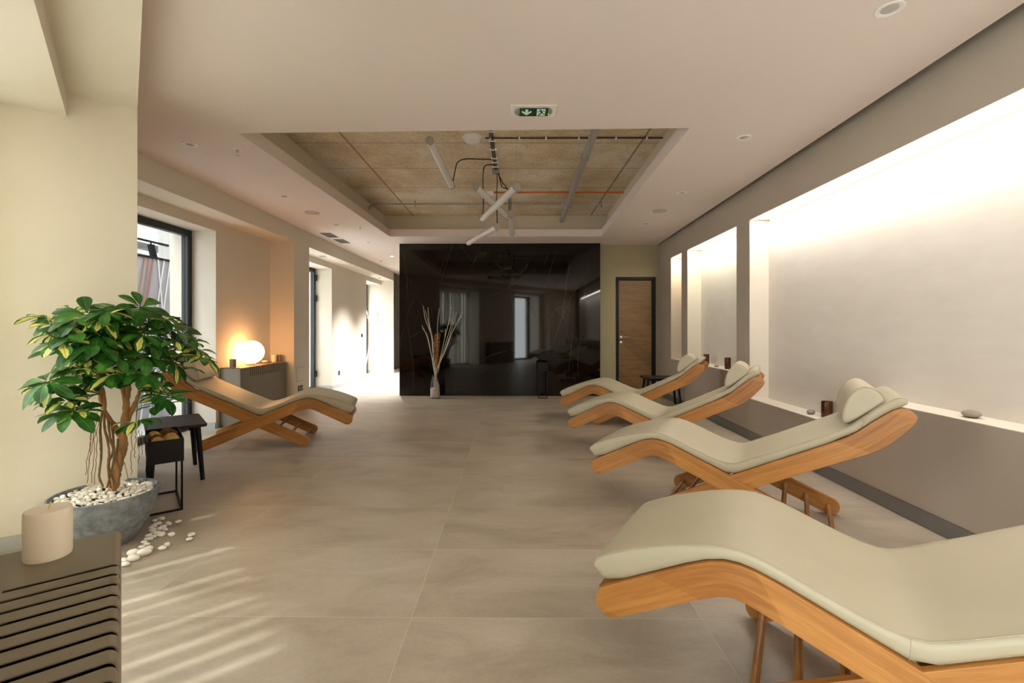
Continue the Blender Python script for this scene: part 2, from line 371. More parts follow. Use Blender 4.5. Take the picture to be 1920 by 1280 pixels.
# ------------------------------------------------------------------ the setting
H_C, H_S = 2.70, 3.06
outline = [de(-.95, -4.3), de(-.95, 3.69), (-4.1, 3.963), (-4.1, 14.2), (3.2, 14.2), (3.2, de(-.95, -4.3)[1])]
struct(MB().prism(outline, -.12, 0).obj('floor', M['floor']), 'beige porcelain tile floor with pale grout lines', 'floor')
struct(MB().prism(outline, H_S, H_S+.2).obj('ceiling_slab', M['concrete']), 'raw concrete slab seen inside the ceiling recess', 'ceiling')
cof = [(-2.115, 3.61), (1.324, 3.516), (1.448, 7.67), (-2.02, 7.67)]
def grow(q, g): return [(q[0][0]-g, q[0][1]-g), (q[1][0]+g, q[1][1]-g), (q[2][0]+g, q[2][1]+g), (q[3][0]-g, q[3][1]+g)]
ceil_out = [de(-.95, -4.3), de(-.95, 3.69), (-4.1, 3.963), (-4.1, 14.2), (2.59, 14.2), (2.59, 8.46), (2.128, de(-.95, -4.3)[1])]
def holed(mb, outer, hole, z, flip=False):
    tris = geometry.tessellate_polygon([[Vector((*p, 0)) for p in outer], [Vector((*p, 0)) for p in hole]])
    vs = [(x, y, z) for x, y in outer+hole]
    mb.add(vs, [t if not flip else t[::-1] for t in tris])
mb = MB(); holed(mb, ceil_out, cof, H_C)
c4 = cof
for i in range(4):
    a, b = c4[i], c4[(i+1) % 4]
    mb.add([(*a, H_C), (*b, H_C), (*b, 2.82), (*a, 2.82)], [(0, 1, 2, 3)])
g4 = grow(cof, .1)
holed(mb, grow(cof, .3), cof, 2.82)
n_ = len(ceil_out)
for i in range(n_):
    a, b = ceil_out[i], ceil_out[(i+1) % n_]
    mb.add([(*a, H_C), (*b, H_C), (*b, 2.715), (*a, 2.715)], [(0, 1, 2, 3)])
struct(mb.obj('ceiling', M['ceiling'], smooth=None), 'pale plaster ceiling around the rectangular recess', 'ceiling')
mb = MB()
for i in range(4):
    a, b = g4[i], g4[(i+1) % 4]; c, d = grow(cof, .16)[i], grow(cof, .16)[(i+1) % 4]
    mb.prism([a, b, d, c], 2.821, H_S)
struct(mb.obj('trim_1', M['cove'], smooth=None), 'set back upper band of the ceiling recess', 'trim')

mb = MB()                                                   # left side and diagonal front
mb.prism([de(.05, 3.69), (-3.2, 3.963), (-4.1, 3.963), de(-.95, 3.69)], 0, H_S)
mb.box(-4.1, -3.55, 5.6, 6.85, 0, H_S); mb.box(-4.1, -3.55, 3.95, 5.6, 2.36, H_S)
mb.box(-4.1, -3.2, 6.85, 7.36, 0, H_S)
mb.box(-4.1, -3.55, 9.18, 11.35, 0, H_S); mb.box(-4.1, -3.55, 7.36, 9.18, 2.36, H_S); mb.box(-4.1, -3.55, 11.35, 12.56, 2.36, H_S)
mb.box(-4.1, -3.2, 12.56, 13.95, 0, H_S)
mb.box(-3.56, -3.2, 3.95, 6.86, 2.47, H_S); mb.box(-3.56, -3.2, 7.35, 12.57, 2.47, H_S)
struct(mb.obj('wall_left', M['wall'], smooth=None), 'cream plaster window wall with deep recesses and bulkhead', 'wall')
mb = MB()
mb.prism([de(-.265, -4.3), de(.05, -4.3), de(.05, 3.7), de(-.265, 3.7)], 2.54, H_S)
mb.prism([de(-.95, -4.3), de(-.265, -4.3), de(-.265, 3.7), de(-.95, 3.7)], 2.41, H_S)
mb.prism([de(-.95, -.05), de(-.265, -.05), de(-.265, 1.76), de(-.95, 1.76)], 0, 2.42)
mb.prism([de(-.95, -1.75), de(-.265, -1.75), de(-.265, -1.45), de(-.95, -1.45)], 0, 2.42)
mb.prism([de(-.95, -4.3), de(.05, -4.3), de(.05, -1.7), de(-.95, -1.7)], 0, 2.55)
struct(mb.obj('wall_front', M['wall'], smooth=None), 'cream plaster diagonal window front beside the camera', 'wall')

mb = MB()                                                   # right wall with three niches
def rw(y0, y1, z0, z1, o0=0, o1=.45, mi=0):
    mb.prism([(RW(y0, o0), y0), (RW(y1, o0), y1), (RW(y1, o1), y1), (RW(y0, o1), y0)], z0, z1, mi)
YN0, YB = -2.2, 8.7
rw(-3.8, YB, 2.37, H_S, mi=0)
rw(-3.8, YN0, 0, 2.37); rw(5.06, 5.37, 0, 2.37); rw(7.0, 7.26, 0, 2.37); rw(7.79, YB, 0, 2.37)
rw(YN0, 3.38, 0, .69); rw(3.38, 5.06, 0, .44); rw(5.37, 7.0, 0, .69); rw(7.26, 7.79, 0, .69)
struct(mb.obj('wall_right', M['wall_taupe'], smooth=None), 'taupe plaster wall with lit niches behind the loungers', 'wall')
mb = MB(); rw(YN0, 5.06, .4, 2.37, .205, .45); rw(5.37, 7.0, .6, 2.37, .205, .45); rw(7.26, 7.79, .6, 2.37, .205, .45)
struct(mb.obj('wall_right', M['wall_right'], smooth=None), 'rough stucco back of the lit wall niches', 'wall')
mb = MB()                                                   # thin light linings of the niches
for y0, y1, z in ((5.37, 7.0, .69), (7.26, 7.79, .69)):
    rw(y0, y1, z, z+.004, .001, .205); rw(y0, y0+.004, z, 2.37, .001, .205); rw(y1-.004, y1, z, 2.37, .001, .205)
rw(YN0, 3.38, .69, .694, .001, .205); rw(3.38, 5.06, .44, .444, .001, .205); rw(5.056, 5.06, .44, 2.37, .001, .205); rw(3.376, 3.384, .44, .69, .001, .205)
struct(mb.obj('trim_2', M['wall'], smooth=None), 'pale sills and reveals lining the wall niches', 'trim')
mb = MB(); mb.prism([(RW(-3.8, -.012), -3.8), (RW(8.45, -.012), 8.45), (RW(8.45, 0), 8.45), (RW(-3.8, 0), -3.8)], 0, .095)
struct(mb.obj('baseboard_right', M['skirt_dark'], smooth=None), 'dark grey baseboard under the lit niches', 'baseboard')

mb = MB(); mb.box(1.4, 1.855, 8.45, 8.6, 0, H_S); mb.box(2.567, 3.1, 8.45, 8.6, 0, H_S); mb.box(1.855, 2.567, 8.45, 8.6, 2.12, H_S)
struct(mb.obj('wall_back', M['shaded_olive_wall'], smooth=None), 'plaster wall around the oak door, darkened olive beige for corner shade', 'wall')
mb = MB(); mb.box(-4.1, 3.2, 13.7, 14.2, 0, H_S); mb.box(3.0, 3.2, 8.6, 14.0, 0, H_S)
struct(mb.obj('wall_far', M['wall'], smooth=None), 'plaster wall closing the space behind the marble', 'wall')
mb = MB().box(-1.78, 1.78, 0, 4.6, 0, H_C+.02)
veins = [((125, 75), (140, 190), (155, 310), (150, 430)), ((150, 560), (165, 660), (195, 880), (190, 1060)), ((640, 95), (600, 180), (565, 260)), ((690, 85), (660, 160)), ((540, 300), (620, 265)), ((850, 220), (760, 250)), ((1010, 225), (900, 310), (790, 375), (700, 420)), ((1160, 70), (1090, 290), (1070, 400)), ((1245, 110), (1215, 330), (1190, 540), (1130, 720), (1080, 800)), ((1360, 150), (1340, 380), (1310, 540)), ((1275, 370), (1262, 560), (1250, 740), (1225, 960)), ((1140, 490), (1180, 530), (1215, 580)), ((860, 760), (790, 780), (720, 800), (620, 860)), ((700, 890), (590, 960)), ((110, 695), (180, 680), (250, 640)), ((1300, 330), (1215, 480), (1170, 600)), ((480, 960), (465, 1060)), ((1000, 100), (940, 230), (860, 300)), ((400, 330), (520, 352), (640, 350)), ((1330, 620), (1290, 800), (1300, 980)), ((420, 120), (380, 230), (395, 330))]
vr = random.Random(4)
for k, v in enumerate(veins):
    pts = []
    for (zx, zy) in v:
        q = ray(720+zx/3.556, 440+zy/3.556, Y=8.31); pts.append(Vector((q.x+.24, 0, q.z)))
    fine = []
    for a, b in zip(pts, pts[1:]):
        m_ = max(2, int((b-a).length/.05)); fine += [a.lerp(b, i_/m_) for i_ in range(m_)]
    fine.append(pts[-1]); d_ = (pts[-1]-pts[0]).normalized(); n2_ = Vector((-d_.z, 0, d_.x))
    wd = .0030 if k in (0, 1, 2, 8, 10) else .0018
    fine = [p+n2_*vr.uniform(-.006, .006) for p in fine]; vs = []
    for i_, p in enumerate(fine):
        w_ = wd*vr.uniform(.35, 1.2)*min(1, .2+2.5*min(i_, len(fine)-1-i_)/len(fine))
        vs += [tuple(p+n2_*w_+Vector((0, -.0004, 0))), tuple(p-n2_*w_+Vector((0, -.0004, 0)))]
    mb.add(vs, [(2*i_, 2*i_+1, 2*i_+3, 2*i_+2) for i_ in range(len(fine)-1)], mi=1)
o = mb.obj('wall_marble', [M['marble'], M['vein']], smooth=None, loc=(-.24, 8.31, 0), rotz=R(-.8), weld=False)
struct(o, 'polished black marble feature wall with fine pale veins', 'wall')
mb = MB().box(-3.201, -3.185, 12.6, 13.7, .08, H_C-.02)
struct(mb.obj('wall_passage', M['marble'], smooth=None), 'dark marble cladding at the far end of the bright passage wall', 'wall')
mb = MB().box(-3.3, -1.9, 13.68, 13.7, 0, .08); mb.box(-3.2, -3.186, 12.58, 13.68, 0, .08)
struct(mb.obj('baseboard_back', M['skirt'], smooth=None), 'pale baseboard at the far end of the passage', 'baseboard')

mb = MB()
def skirt(x0, y0, x1, y1, t=.012, h=.075):
    a, b = Vector((x0, y0)), Vector((x1, y1)); n = (b-a).normalized(); n = Vector((n.y, -n.x))*t
    mb.prism([a, b, b+n, a+n], 0, h)
skirt(-3.55, 5.6, -3.55, 6.85); skirt(-3.55, 6.85, -3.2, 6.85); skirt(-3.2, 6.85, -3.2, 7.36); skirt(-3.55, 9.18, -3.55, 11.35); skirt(-3.9, 9.18, -3.55, 9.18)
skirt(-3.87, 5.6, -3.55, 5.6); skirt(-3.95, 12.56, -3.2, 12.56); skirt(*de(-.74, 3.69), *de(.05, 3.69)); skirt(*de(.05, 3.69), -3.2, 3.963)
struct(mb.obj('baseboard_left', M['skirt'], smooth=None), 'pale grey baseboard along the window wall', 'baseboard')

# glazed openings --------------------------------------------------------------
def glazing(name, label, p0, p1, z1, mull=(), door=False, hinges=(), pane='glass_tinted'):
    a, b = Vector(p0), Vector(p1); Lg = (b-a).length
    o = thing(name, label, 'door' if door else 'window', (*a, 0), math.atan2(b.y-a.y, b.x-a.x)); o['kind'] = 'structure'
    fr = MB(); w = .075
    fr.box(0, w, -.035, .035, 0, z1); fr.box(Lg-w, Lg, -.035, .035, 0, z1); fr.box(w, Lg-w, -.035, .035, z1-w, z1); fr.box(w, Lg-w, -.035, .035, 0, .07)
    for m_ in mull: fr.box(m_-.04, m_+.04, -.035, .035, .07, z1-w)
    fr.obj('window_frame', M['frame'], o, bevel=.004)
    MB().box(w, Lg-w, -.006, .006, .07, z1-w).obj('glass_pane', M[pane], o, smooth=None)
    for x, s_ in hinges:
        for z in (.25, 1.72, 2.12): MB().box(x-.02, x+.02, *sorted((s_*.035, s_*.075)), z, z+.12).obj('hinge', M['black'], o, bevel=.003)
    return o
glazing('window_1', 'tall dark framed window behind the potted tree', (-3.87, 3.965), (-3.87, 5.6), 2.36)
glazing('door_1', 'dark framed glass door in the bright passage recess', (-3.9, 7.36), (-3.9, 9.18), 2.36, (.9,), True, ((1.78, -1),), pane='glass')
glazing('door_2', 'dark framed glass door behind the white coat stand', (-3.93, 11.35), (-3.93, 12.56), 2.36, (), True, pane='glass')
glazing('window_2', 'tall dark framed window reflected behind the plant in the marble', de(-.78, 1.76), de(-.78, 3.69), 2.41, (.97,), pane='glass')
glazing('window_3', 'smaller dark framed window reflected in the marble centre', de(-.78, -1.45), de(-.78, -.05), 2.41, pane='glass')
bl = thing('vertical_blind', 'pale vertical blind hanging inside the window beside the camera', 'blind', (*de(-.66, 1.80), 0), math.atan2(EV.y, EV.x))
MB().box(0, 1.86, -.02, .02, 2.37, 2.405).obj('head_rail', M['white'], bl)
sl = MB(); x = .06; rr = random.Random(3)
while x < 1.82:
    T = Matrix.Translation((x, 0, 0)) @ Matrix.Rotation(R(rr.uniform(8, 24)), 4, 'Z')
    sl.box(-.042, .042, -.0006, .0006, .04, 2.37, T=T); x += rr.choice((.088, .09, .094, .105, .118))
sl.obj('slat', M['blind'], bl, smooth=None)

# outside the windows ------------------------------------------------------------
o = MB().box(-14, -2.2, -9, 18, -.2, -.125).obj('terrace_floor', M['terrace'], smooth=None); struct(o, 'bright paved terrace outside the windows', 'floor')
mb = MB().box(-8.2, -8.0, 2, 16, 0, 2.4)
struct(mb.obj('wall_outside', M['panel'], smooth=None), 'lilac grey garden wall outside the tall window', 'wall')
mb = MB().box(-5.45, -4.1, 7.2, 7.34, -.12, 3.0)
struct(mb.obj('column_outside', M['outwhite'], smooth=None), 'pale outside pier beside the tall window', 'pillar')
pn = thing('slatted_screen', 'grey screen with slanted copper and white rods outside the window', 'screen', (-5.2, 0, 0))
MB().box(-.05, 0, 5.4, 7.15, -.12, 2.2).obj('screen_panel', M['panel'], pn)
for k, (ya, yb, m_) in enumerate(((6.60, 6.50, 'copperline'), (6.68, 6.66, 'copperline'), (6.76, 6.64, 'copperline'), (6.84, 6.92, 'outwhite'), (6.96, 6.86, 'outwhite'), (7.08, 7.02, 'outwhite'))):
    MB().tube([(.02, ya, 2.2), (.02, yb-.35 if ya > yb else yb+.2, -.12)], .009, 6).obj('rod', M[m_], pn)
MB().box(-.06, .03, 5.4, 7.15, 2.2, 2.23).obj('top_rail', M['black'], pn)
ro = thing('canopy_roof', 'white ribbed canopy roof over the terrace', 'canopy', (-4.9, 0, 0))
mb = MB()
for k in range(40): mb.tube([(-1.4, 4.6+k*.1, 2.86+(.0 if k % 2 else .02)), (.2, 4.6+k*.1, 2.86)], .05, 8)
mb.obj('ribbed_sheet', M['outwhite'], ro)
MB().box(-.8, -.7, 4.5, 8.5, 2.40, 2.50).obj('support_beam', M['outgrey'], ro, bevel=.005)
MB().tube([(-1.6, 4.5, 2.5), (-1.6, 8.5, 2.5)], .17, 18).obj('air_duct', M['outwhite'], ro)
tr = thing('track_light', 'black track spotlight hanging under the terrace canopy', 'spotlight', (-5.3, 6.86, 2.42))
MB().box(-.015, .015, -1.6, 1.6, .03, .06).obj('track', M['black'], tr)
MB().tube([(0, 0, .03), (0, 0, -.02)], .012, 8).obj('bracket', M['black'], tr)
MB().tube([(0, 0, .0), (.03, .02, -.19)], .045, 16).obj('lamp_head', M['black'], tr)

# oak door -------------------------------------------------------------------------
dr = thing('door_3', 'closed oak veneer door with black frame near the marble wall', 'door', (1.855, 8.45, 0)); dr['kind'] = 'structure'
fm = MB(); fm.box(0, .045, -.02, .12, 0, 2.12); fm.box(.647, .712, -.02, .12, 0, 2.12); fm.box(.045, .647, -.02, .12, 2.065, 2.12)
fm.obj('door_frame', M['black'], dr, bevel=.003)
lf = MB(); zs = [0.006, .537, 1.046, 1.556, 2.062]
for a, b in zip(zs, zs[1:]):
    x0, x1, y0, y1 = .047, .645, .012, .05
    lf.add([(x0, y0, a+.003), (x1, y0, a+.003), (x1, y0, b-.003), (x0, y0, b-.003)], [(0, 1, 2, 3)], [[(x0, a), (x1, a), (x1, b), (x0, b)]])
    lf.add([(x0, y0, b-.003), (x1, y0, b-.003), (x1, y0+.006, b-.003), (x0, y0+.006, b-.003)], [(0, 1, 2, 3)], [[(x0, 0)]*4])
    lf.add([(x0, y0, a+.003), (x1, y0, a+.003), (x1, y0+.006, a+.003), (x0, y0+.006, a+.003)], [(0, 1, 2, 3)], [[(x0, 0)]*4])
lf.box(.047, .645, .018, .05, .006, 2.062)
lf.obj('door_leaf', M['oak'], dr, weld=False, smooth=None)
hd = MB(); hd.lathe([(.0, 0), (.026, 0), (.026, .01), (0, .01)], 20); hd.tube([(0, 0, .01), (0, 0, .05)], .009, 10); hd.tube([(0, 0, .05), (.12, 0, .05)], .009, 10)
o = hd.obj('door_handle', M['chrome'], dr, loc=(.095, .012, 1.04)); o.rotation_euler = (R(90), 0, 0)
o = MB().lathe([(0, 0), (.026, 0), (.026, .01), (.008, .012), (0, .006)], 20).obj('keyhole_plate', M['chrome'], dr, loc=(.095, .012, .94)); o.rotation_euler = (R(90), 0, 0)

# ------------------------------------------------------------------ loungers
W = .624
HW, TH = .052, .028
def strip(pairs, y0, y1):
    # solid plank between paired upper and lower outline points, grain along its length
    mb = MB(); us = [0]
    for i in range(1, len(pairs)):
        a = (Vector(pairs[i][0])+Vector(pairs[i][1]))/2; b = (Vector(pairs[i-1][0])+Vector(pairs[i-1][1]))/2
        us.append(us[-1]+(a-b).length)
    for i in range(len(pairs)-1):
        (t0, b0), (t1, b1) = pairs[i], pairs[i+1]
        w0, w1 = (Vector(t0)-Vector(b0)).length/2, (Vector(t1)-Vector(b1)).length/2
        for y, fl in ((y0, 0), (y1, 1)):
            q = [(b0[0], y, b0[1]), (b1[0], y, b1[1]), (t1[0], y, t1[1]), (t0[0], y, t0[1])]
            u = [(us[i], -w0), (us[i+1], -w1), (us[i+1], w1), (us[i], w0)]
            mb.add(q if not fl else q[::-1], [(0, 1, 2, 3)], [u if not fl else u[::-1]])
        mb.add([(t0[0], y0, t0[1]), (t1[0], y0, t1[1]), (t1[0], y1, t1[1]), (t0[0], y1, t0[1])], [(0, 1, 2, 3)], [[(us[i], .05), (us[i+1], .05), (us[i+1], .08), (us[i], .08)]])
        mb.add([(b0[0], y1, b0[1]), (b1[0], y1, b1[1]), (b1[0], y0, b1[1]), (b0[0], y0, b0[1])], [(0, 1, 2, 3)], [[(us[i], -.08), (us[i+1], -.08), (us[i+1], -.05), (us[i], -.05)]])
    for (t, b), fl in ((pairs[0], 0), (pairs[-1], 1)):
        if (Vector(t)-Vector(b)).length > 1e-4:
            q = [(b[0], y0, b[1]), (t[0], y0, t[1]), (t[0], y1, t[1]), (b[0], y1, b[1])]
            mb.add(q if not fl else q[::-1], [(0, 1, 2, 3)], [[(0, 0), (0, .1), (.03, .1), (.03, 0)]])
    return mb
def sections(cl, hw, r0=True, r1=True):
    # outline pairs of a plank along a centre line with rounded ends
    pts = [Vector(p) for p in cl]; out = []
    def nrm(t): return Vector((-t.y, t.x))
    n = 8
    if r0:
        t = (pts[1]-pts[0]).normalized()
        for k in range(n):
            a = math.pi/2*(k+.15)/(n+.15); c = pts[0]-t*hw*math.cos(a); out.append((c+nrm(t)*hw*math.sin(a), c-nrm(t)*hw*math.sin(a)))
    for i, p in enumerate(pts):
        t = (pts[min(i+1, len(pts)-1)]-pts[max(i-1, 0)]).normalized()
        out.append((p+nrm(t)*hw, p-nrm(t)*hw))
    if r1:
        t = (pts[-1]-pts[-2]).normalized()
        for k in range(n-1, -1, -1):
            a = math.pi/2*(k+.15)/(n+.15); c = pts[-1]+t*hw*math.cos(a); out.append((c+nrm(t)*hw*math.sin(a), c-nrm(t)*hw*math.sin(a)))
    return [((a.x, a.y), (b.x, b.y)) for a, b in out]
def fl_(p0, p1, n): return [tuple(Vector(p0).lerp(Vector(p1), i/n)) for i in range(n)]
CL_A = fl_((.053, .252), (.30, .382), 4)+[(.30, .382), (.345, .405), (.385, .422), (.42, .431), (.455, .431), (.49, .423), (.53, .4095), (.575, .3923)]+[(.575+.165*i, .3923-.4125*.165*i) for i in range(1, 5)]+[(1.40, .052)]
SL = .521
def zb(s): return .052+SL*(s-.475)
nB = Vector((-SL, 1)).normalized()*HW
PA = sections(CL_A, HW)
PB = sections([(.475, .052)]+[(s, zb(s)) for s in (.65, .8, .95, 1.1, 1.25, 1.4)], HW, True, False)
PB += [((1.45, .622), (1.475, .513)), ((1.50, .660), (1.53, .541)), ((1.555, .711), (1.585, .573)), ((1.61, .758), (1.632, .612)), ((1.645, .783), (1.672, .656)), ((1.672, .794), (1.702, .691)), ((1.697, .792), (1.72, .715)), ((1.718, .779), (1.732, .737)), ((1.731, .764), (1.736, .752))]

TOP = [(-.012, .362), (-.004, .383), (.02, .40), (.06, .42), (.12, .446), (.2, .475), (.28, .499), (.35, .515), (.41, .524), (.46, .524), (.51, .514), (.57, .493), (.66, .456), (.75, .422), (.81, .403), (.86, .394), (.90, .397), (.95, .417), (1.02, .451), (1.1, .488), (1.22, .549), (1.34, .609), (1.42, .651), (1.47, .684), (1.51, .721), (1.56, .768), (1.61, .812), (1.645, .838), (1.668, .846), (1.69, .842), (1.70, .828)]
def rail_top(s):
    if .575 < s < .8813: return .052+.4125*(1.40-s)+HW*math.sqrt(1+.4125**2)
    if .8813 <= s < 1.40: return zb(s)+HW*math.sqrt(1+SL**2)
    pts = [p[0] for p in PA if p[0][0] < .60 and p[0][1] > .25] + [p[0] for p in PB if p[0][0] > 1.38]
    pts.sort()
    for a, b in zip(pts, pts[1:]):
        if a[0] <= s <= b[0]: return a[1]+(b[1]-a[1])*(s-a[0])/max(1e-6, b[0]-a[0])
    return pts[0][1] if s < pts[0][0] else pts[-1][1]
def mattress(w):
    y0, y1 = .010, w-.010
    sec = []
    for i, (s, z) in enumerate(TOP):
        t = Vector(TOP[min(i+1, len(TOP)-1)])-Vector(TOP[max(i-1, 0)]); t.normalize(); n = Vector((t.y, -t.x))
        # the foot of each section lies on the side rails
        lo, hi = .01, .13
        for _ in range(30):
            k = (lo+hi)/2; q = Vector((s, z))+n*k
            if q.y < rail_top(q.x)+.0015: hi = k
            else: lo = k
        q = Vector((s, z))+n*lo
        if i < 3: q = Vector((.004+.014*i, .325-.004*i if i else .345)); q.y = max(q.y, rail_top(q.x)+.0015)
        if i > len(TOP)-4: q = Vector((1.672+.008*(i-len(TOP)+4), .796+.006*(i-len(TOP)+4)))
        sec.append((Vector((s, z)), q))
    loop = [(y0+.012, 0), (y0+.003, .08), (y0-.001, .3), (y0-.002, .6), (y0, .82), (y0+.004, .93), (y0+.012, .985), (y0+.03, 1.01), (y0+.09, 1.05), (y0+.2, 1.07)]
    loop = loop+[(y0+y1-y, h) for y, h in loop[::-1]]
    mb = MB(); n = len(loop); vs = []
    for T, B in sec:
        for y, h in loop:
            p = B.lerp(T, h); vs.append((p.x, y, p.y))
    fs = []
    for i in range(len(sec)-1):
        for k in range(n): fs.append((i*n+k, i*n+(k+1) % n, (i+1)*n+(k+1) % n, (i+1)*n+k))
    fs += [tuple(range(n))[::-1], tuple(range((len(sec)-1)*n, len(sec)*n))]
    mb.add(vs, fs)
    pipes = []
    for y in (y0+.0075, y1-.0075):
        pipes.append([(B.lerp(T, .975).x, y, B.lerp(T, .975).y) for T, B in sec])
    vsm = []
    for y, sg in ((y0-.0025, 1), (y1+.0025, -1)):
        T, B = sec[15]; vsm.append([(B.lerp(T, h).x, y+sg*a, B.lerp(T, h).y) for h, a in ((.03, .006), (.2, .002), (.5, 0), (.8, .002), (.95, .006))])
    return mb, pipes, vsm, sec
def pillow(w):
    prof = [(1.432, .700), (1.446, .689), (1.48, .708), (1.54, .757), (1.598, .806), (1.612, .822), (1.608, .842), (1.586, .866), (1.556, .884), (1.525, .888), (1.492, .872), (1.462, .835), (1.440, .780), (1.429, .728)]
    P = [Vector(p) for p in prof]
    dense = []                                                # Catmull-Rom round the outline
    n = len(P)
    for i in range(n):
        a, b, c, d = P[i-1], P[i], P[(i+1) % n], P[(i+2) % n]
        for k in range(3):
            t = k/3; dense.append(.5*((2*b)+(-a+c)*t+(2*a-5*b+4*c-d)*t*t+(-a+3*b-3*c+d)*t**3))
    c = sum(dense, Vector((0, 0)))/len(dense)
    ys = [(.052, .5), (.0505, .8), (.052, .93), (.058, .985), (.075, 1.0), (.15, 1.005), (w/2, 1.01)]
    ys = ys+[(w-y, k) for y, k in ys[::-1][1:]]
    mb = MB(); m = len(dense); vs = []; fs = []
    for y, k in ys:
        for p in dense: q = c+(p-c)*k; vs.append((q.x, y, q.y))
    for i in range(len(ys)-1):
        for k in range(m): fs.append((i*m+k, (i+1)*m+k, (i+1)*m+(k+1) % m, i*m+(k+1) % m))
    fs += [tuple(range(m)), tuple(range((len(ys)-1)*m, len(ys)*m))[::-1]]
    seam = [[((c+(p-c)*.99).x, y, (c+(p-c)*.99).y) for p in dense+dense[:1]] for y in (.056, w-.056)]
    return mb.add(vs, fs), seam
def make_lounger():
    t = thing('lounger', '', 'lounger')
    for y in (0, W-TH):
        strip(PA, y, y+TH).obj('foot_rail', M['beech'], t, bevel=.005)
        strip(PB, y+.0009, y+TH-.0009).obj('back_rail', M['beech'], t, bevel=.005)
    for s in (.49, .61, .73):
        MB().tube([(s, TH-.004, zb(s)), (s, W-TH+.004, zb(s))], .0135, 14).obj('dowel', M['beech'], t)
    for s in (1.39, 1.27, 1.15):
        z = .052+.4125*(1.40-s); MB().tube([(s, TH-.004, z), (s, W-TH+.004, z)], .0135, 14).obj('dowel', M['beech'], t)
    mb, pipes, vsm, sec = mattress(W)
    m = mb.obj('mattress', M['leather'], t, smooth=60)
    for p in pipes: MB().tube(p, .0026, 6).obj('piping', M['piping'], m)
    for p in vsm: MB().tube(p, .0012, 5).obj('seam', M['piping'], m)
    mb, seam = pillow(W)
    p = mb.obj('pillow', M['pillow'], t, smooth=60)
    for q in seam: MB().tube(q, .0022, 6, cap=False).obj('piping', M['piping'], p)
    for y in (.0035, W-.0035): MB().box(1.518, 1.525, y-.0022, y+.0022, .69, .735).obj('strap', M['piping'], p)
    # slatted bed that carries the mattress between the rails
    mbd = MB()
    for i in range(2, len(sec)-2):
        T, B = sec[i]
        if i % 2 == 0: mbd.box(B.x-.03, B.x+.03, TH+.001, W-TH-.001, B.y-.05, B.y-.034)
    mbd.obj('slat', M['beech'], t, smooth=None)
    return t
POSE = {1: (.291, 1.651, -31.2), 2: (.537, 3.242, -31.5), 3: (.551, 4.695, -28.0), 4: (.612, 6.061, -26.4), 5: (-1.669, 4.881, 194.9)}
LLAB = {1: 'beech lounger closest to the camera, its backrest cut off by the picture edge',
        2: 'beech lounger before the long lit niche, pillow beside a copper tin',
        3: 'middle beech lounger, third from the camera along the niche wall',
        4: 'beech lounger closest to the oak door and the black marble wall',
        5: 'single beech lounger standing between the potted tree and the radiator cover'}
proto = make_lounger()
for i, (x, y, a) in POSE.items():
    loc = Vector((x, y, 0))
    if i == 5: loc += Vector((math.sin(R(a)), -math.cos(R(a)), 0))*W
    if i == 1: proto.location = loc; proto.rotation_euler.z = R(a); proto['label'] = LLAB[1]; proto['group'] = 'relaxation loungers'
    else: dup(proto, loc, R(a), LLAB[i], 'relaxation loungers')

# ------------------------------------------------------------------ radiator covers
def make_cover():
    t = thing('radiator_cover', '', 'radiator cover')
    Lc, dp, h, r = 1.14, .255, .72, .014                      # x along the front from the near end, -y into the wall
    slots = [(.205+.0455*k-.0065, .205+.0455*k+.0065) for k in range(17)]
    prof = [(-dp, h), (-.165, h), (-r, h)]+[(-r+r*math.sin(a), h-r+r*math.cos(a)) for a in [math.pi/2*k/8 for k in range(1, 9)]]+[(0, .60), (0, .012)]
    xs = [0]
    for a, b in slots: xs += [a, b]
    xs.append(Lc)
    mb = MB(); m = len(prof)
    for i in range(len(xs)-1):
        x0, x1 = xs[i], xs[i+1]; gap = i % 2 == 1
        for k in range(m-1):
            if gap and 1 <= k <= m-3: continue
            (ya, za), (yb, zb_) = prof[k], prof[k+1]
            mb.add([(x0, ya, za), (x1, ya, za), (x1, yb, zb_), (x0, yb, zb_)], [(0, 1, 2, 3)])
    o = mb.obj('slotted_panel', M['cover'], t, smooth=None)
    so = o.modifiers.new('solid', 'SOLIDIFY'); so.thickness = .0022; so.offset = -1
    for x in (.0, Lc-.008): MB().box(x, x+.008, -dp, -.008, .0, h-.008).obj('end_panel', M['cover'], t)
    rd = MB()
    for k in range(12): rd.box(.1+.08*k, .15+.08*k, -.17, -.06, .14, .62)
    rd.box(.06, 1.1, -.14, -.09, .16, .19); rd.box(.06, 1.1, -.14, -.09, .56, .59)
    rd.obj('radiator', M['inner'], t)
    ln = MB(); ln.box(.009, Lc-.009, -dp+.001, -dp+.004, .01, .716); ln.box(.009, Lc-.009, -dp+.004, -.012, .01, .014); ln.obj('shade_liner', M['inner'], t, smooth=None)  # dark sheets added so the slots look into shade
    return t
cv = make_cover()
cv['label'] = 'taupe slotted radiator cover with a thick candle beside the camera'; cv['group'] = 'radiator covers'
# front plane at d = -.01; the cover's x runs from the far end towards the camera, y points into the room
ex, ey = -EV, D
cv.location = (*de(-.01, 1.454), 0); cv.rotation_euler.z = math.atan2(ex.y, ex.x)
COVER_FAR_Y = 5.66
dup(cv, (-3.285, COVER_FAR_Y+1.14, 0), R(-90), 'taupe slotted radiator cover under the glowing globe lamp', 'radiator covers')

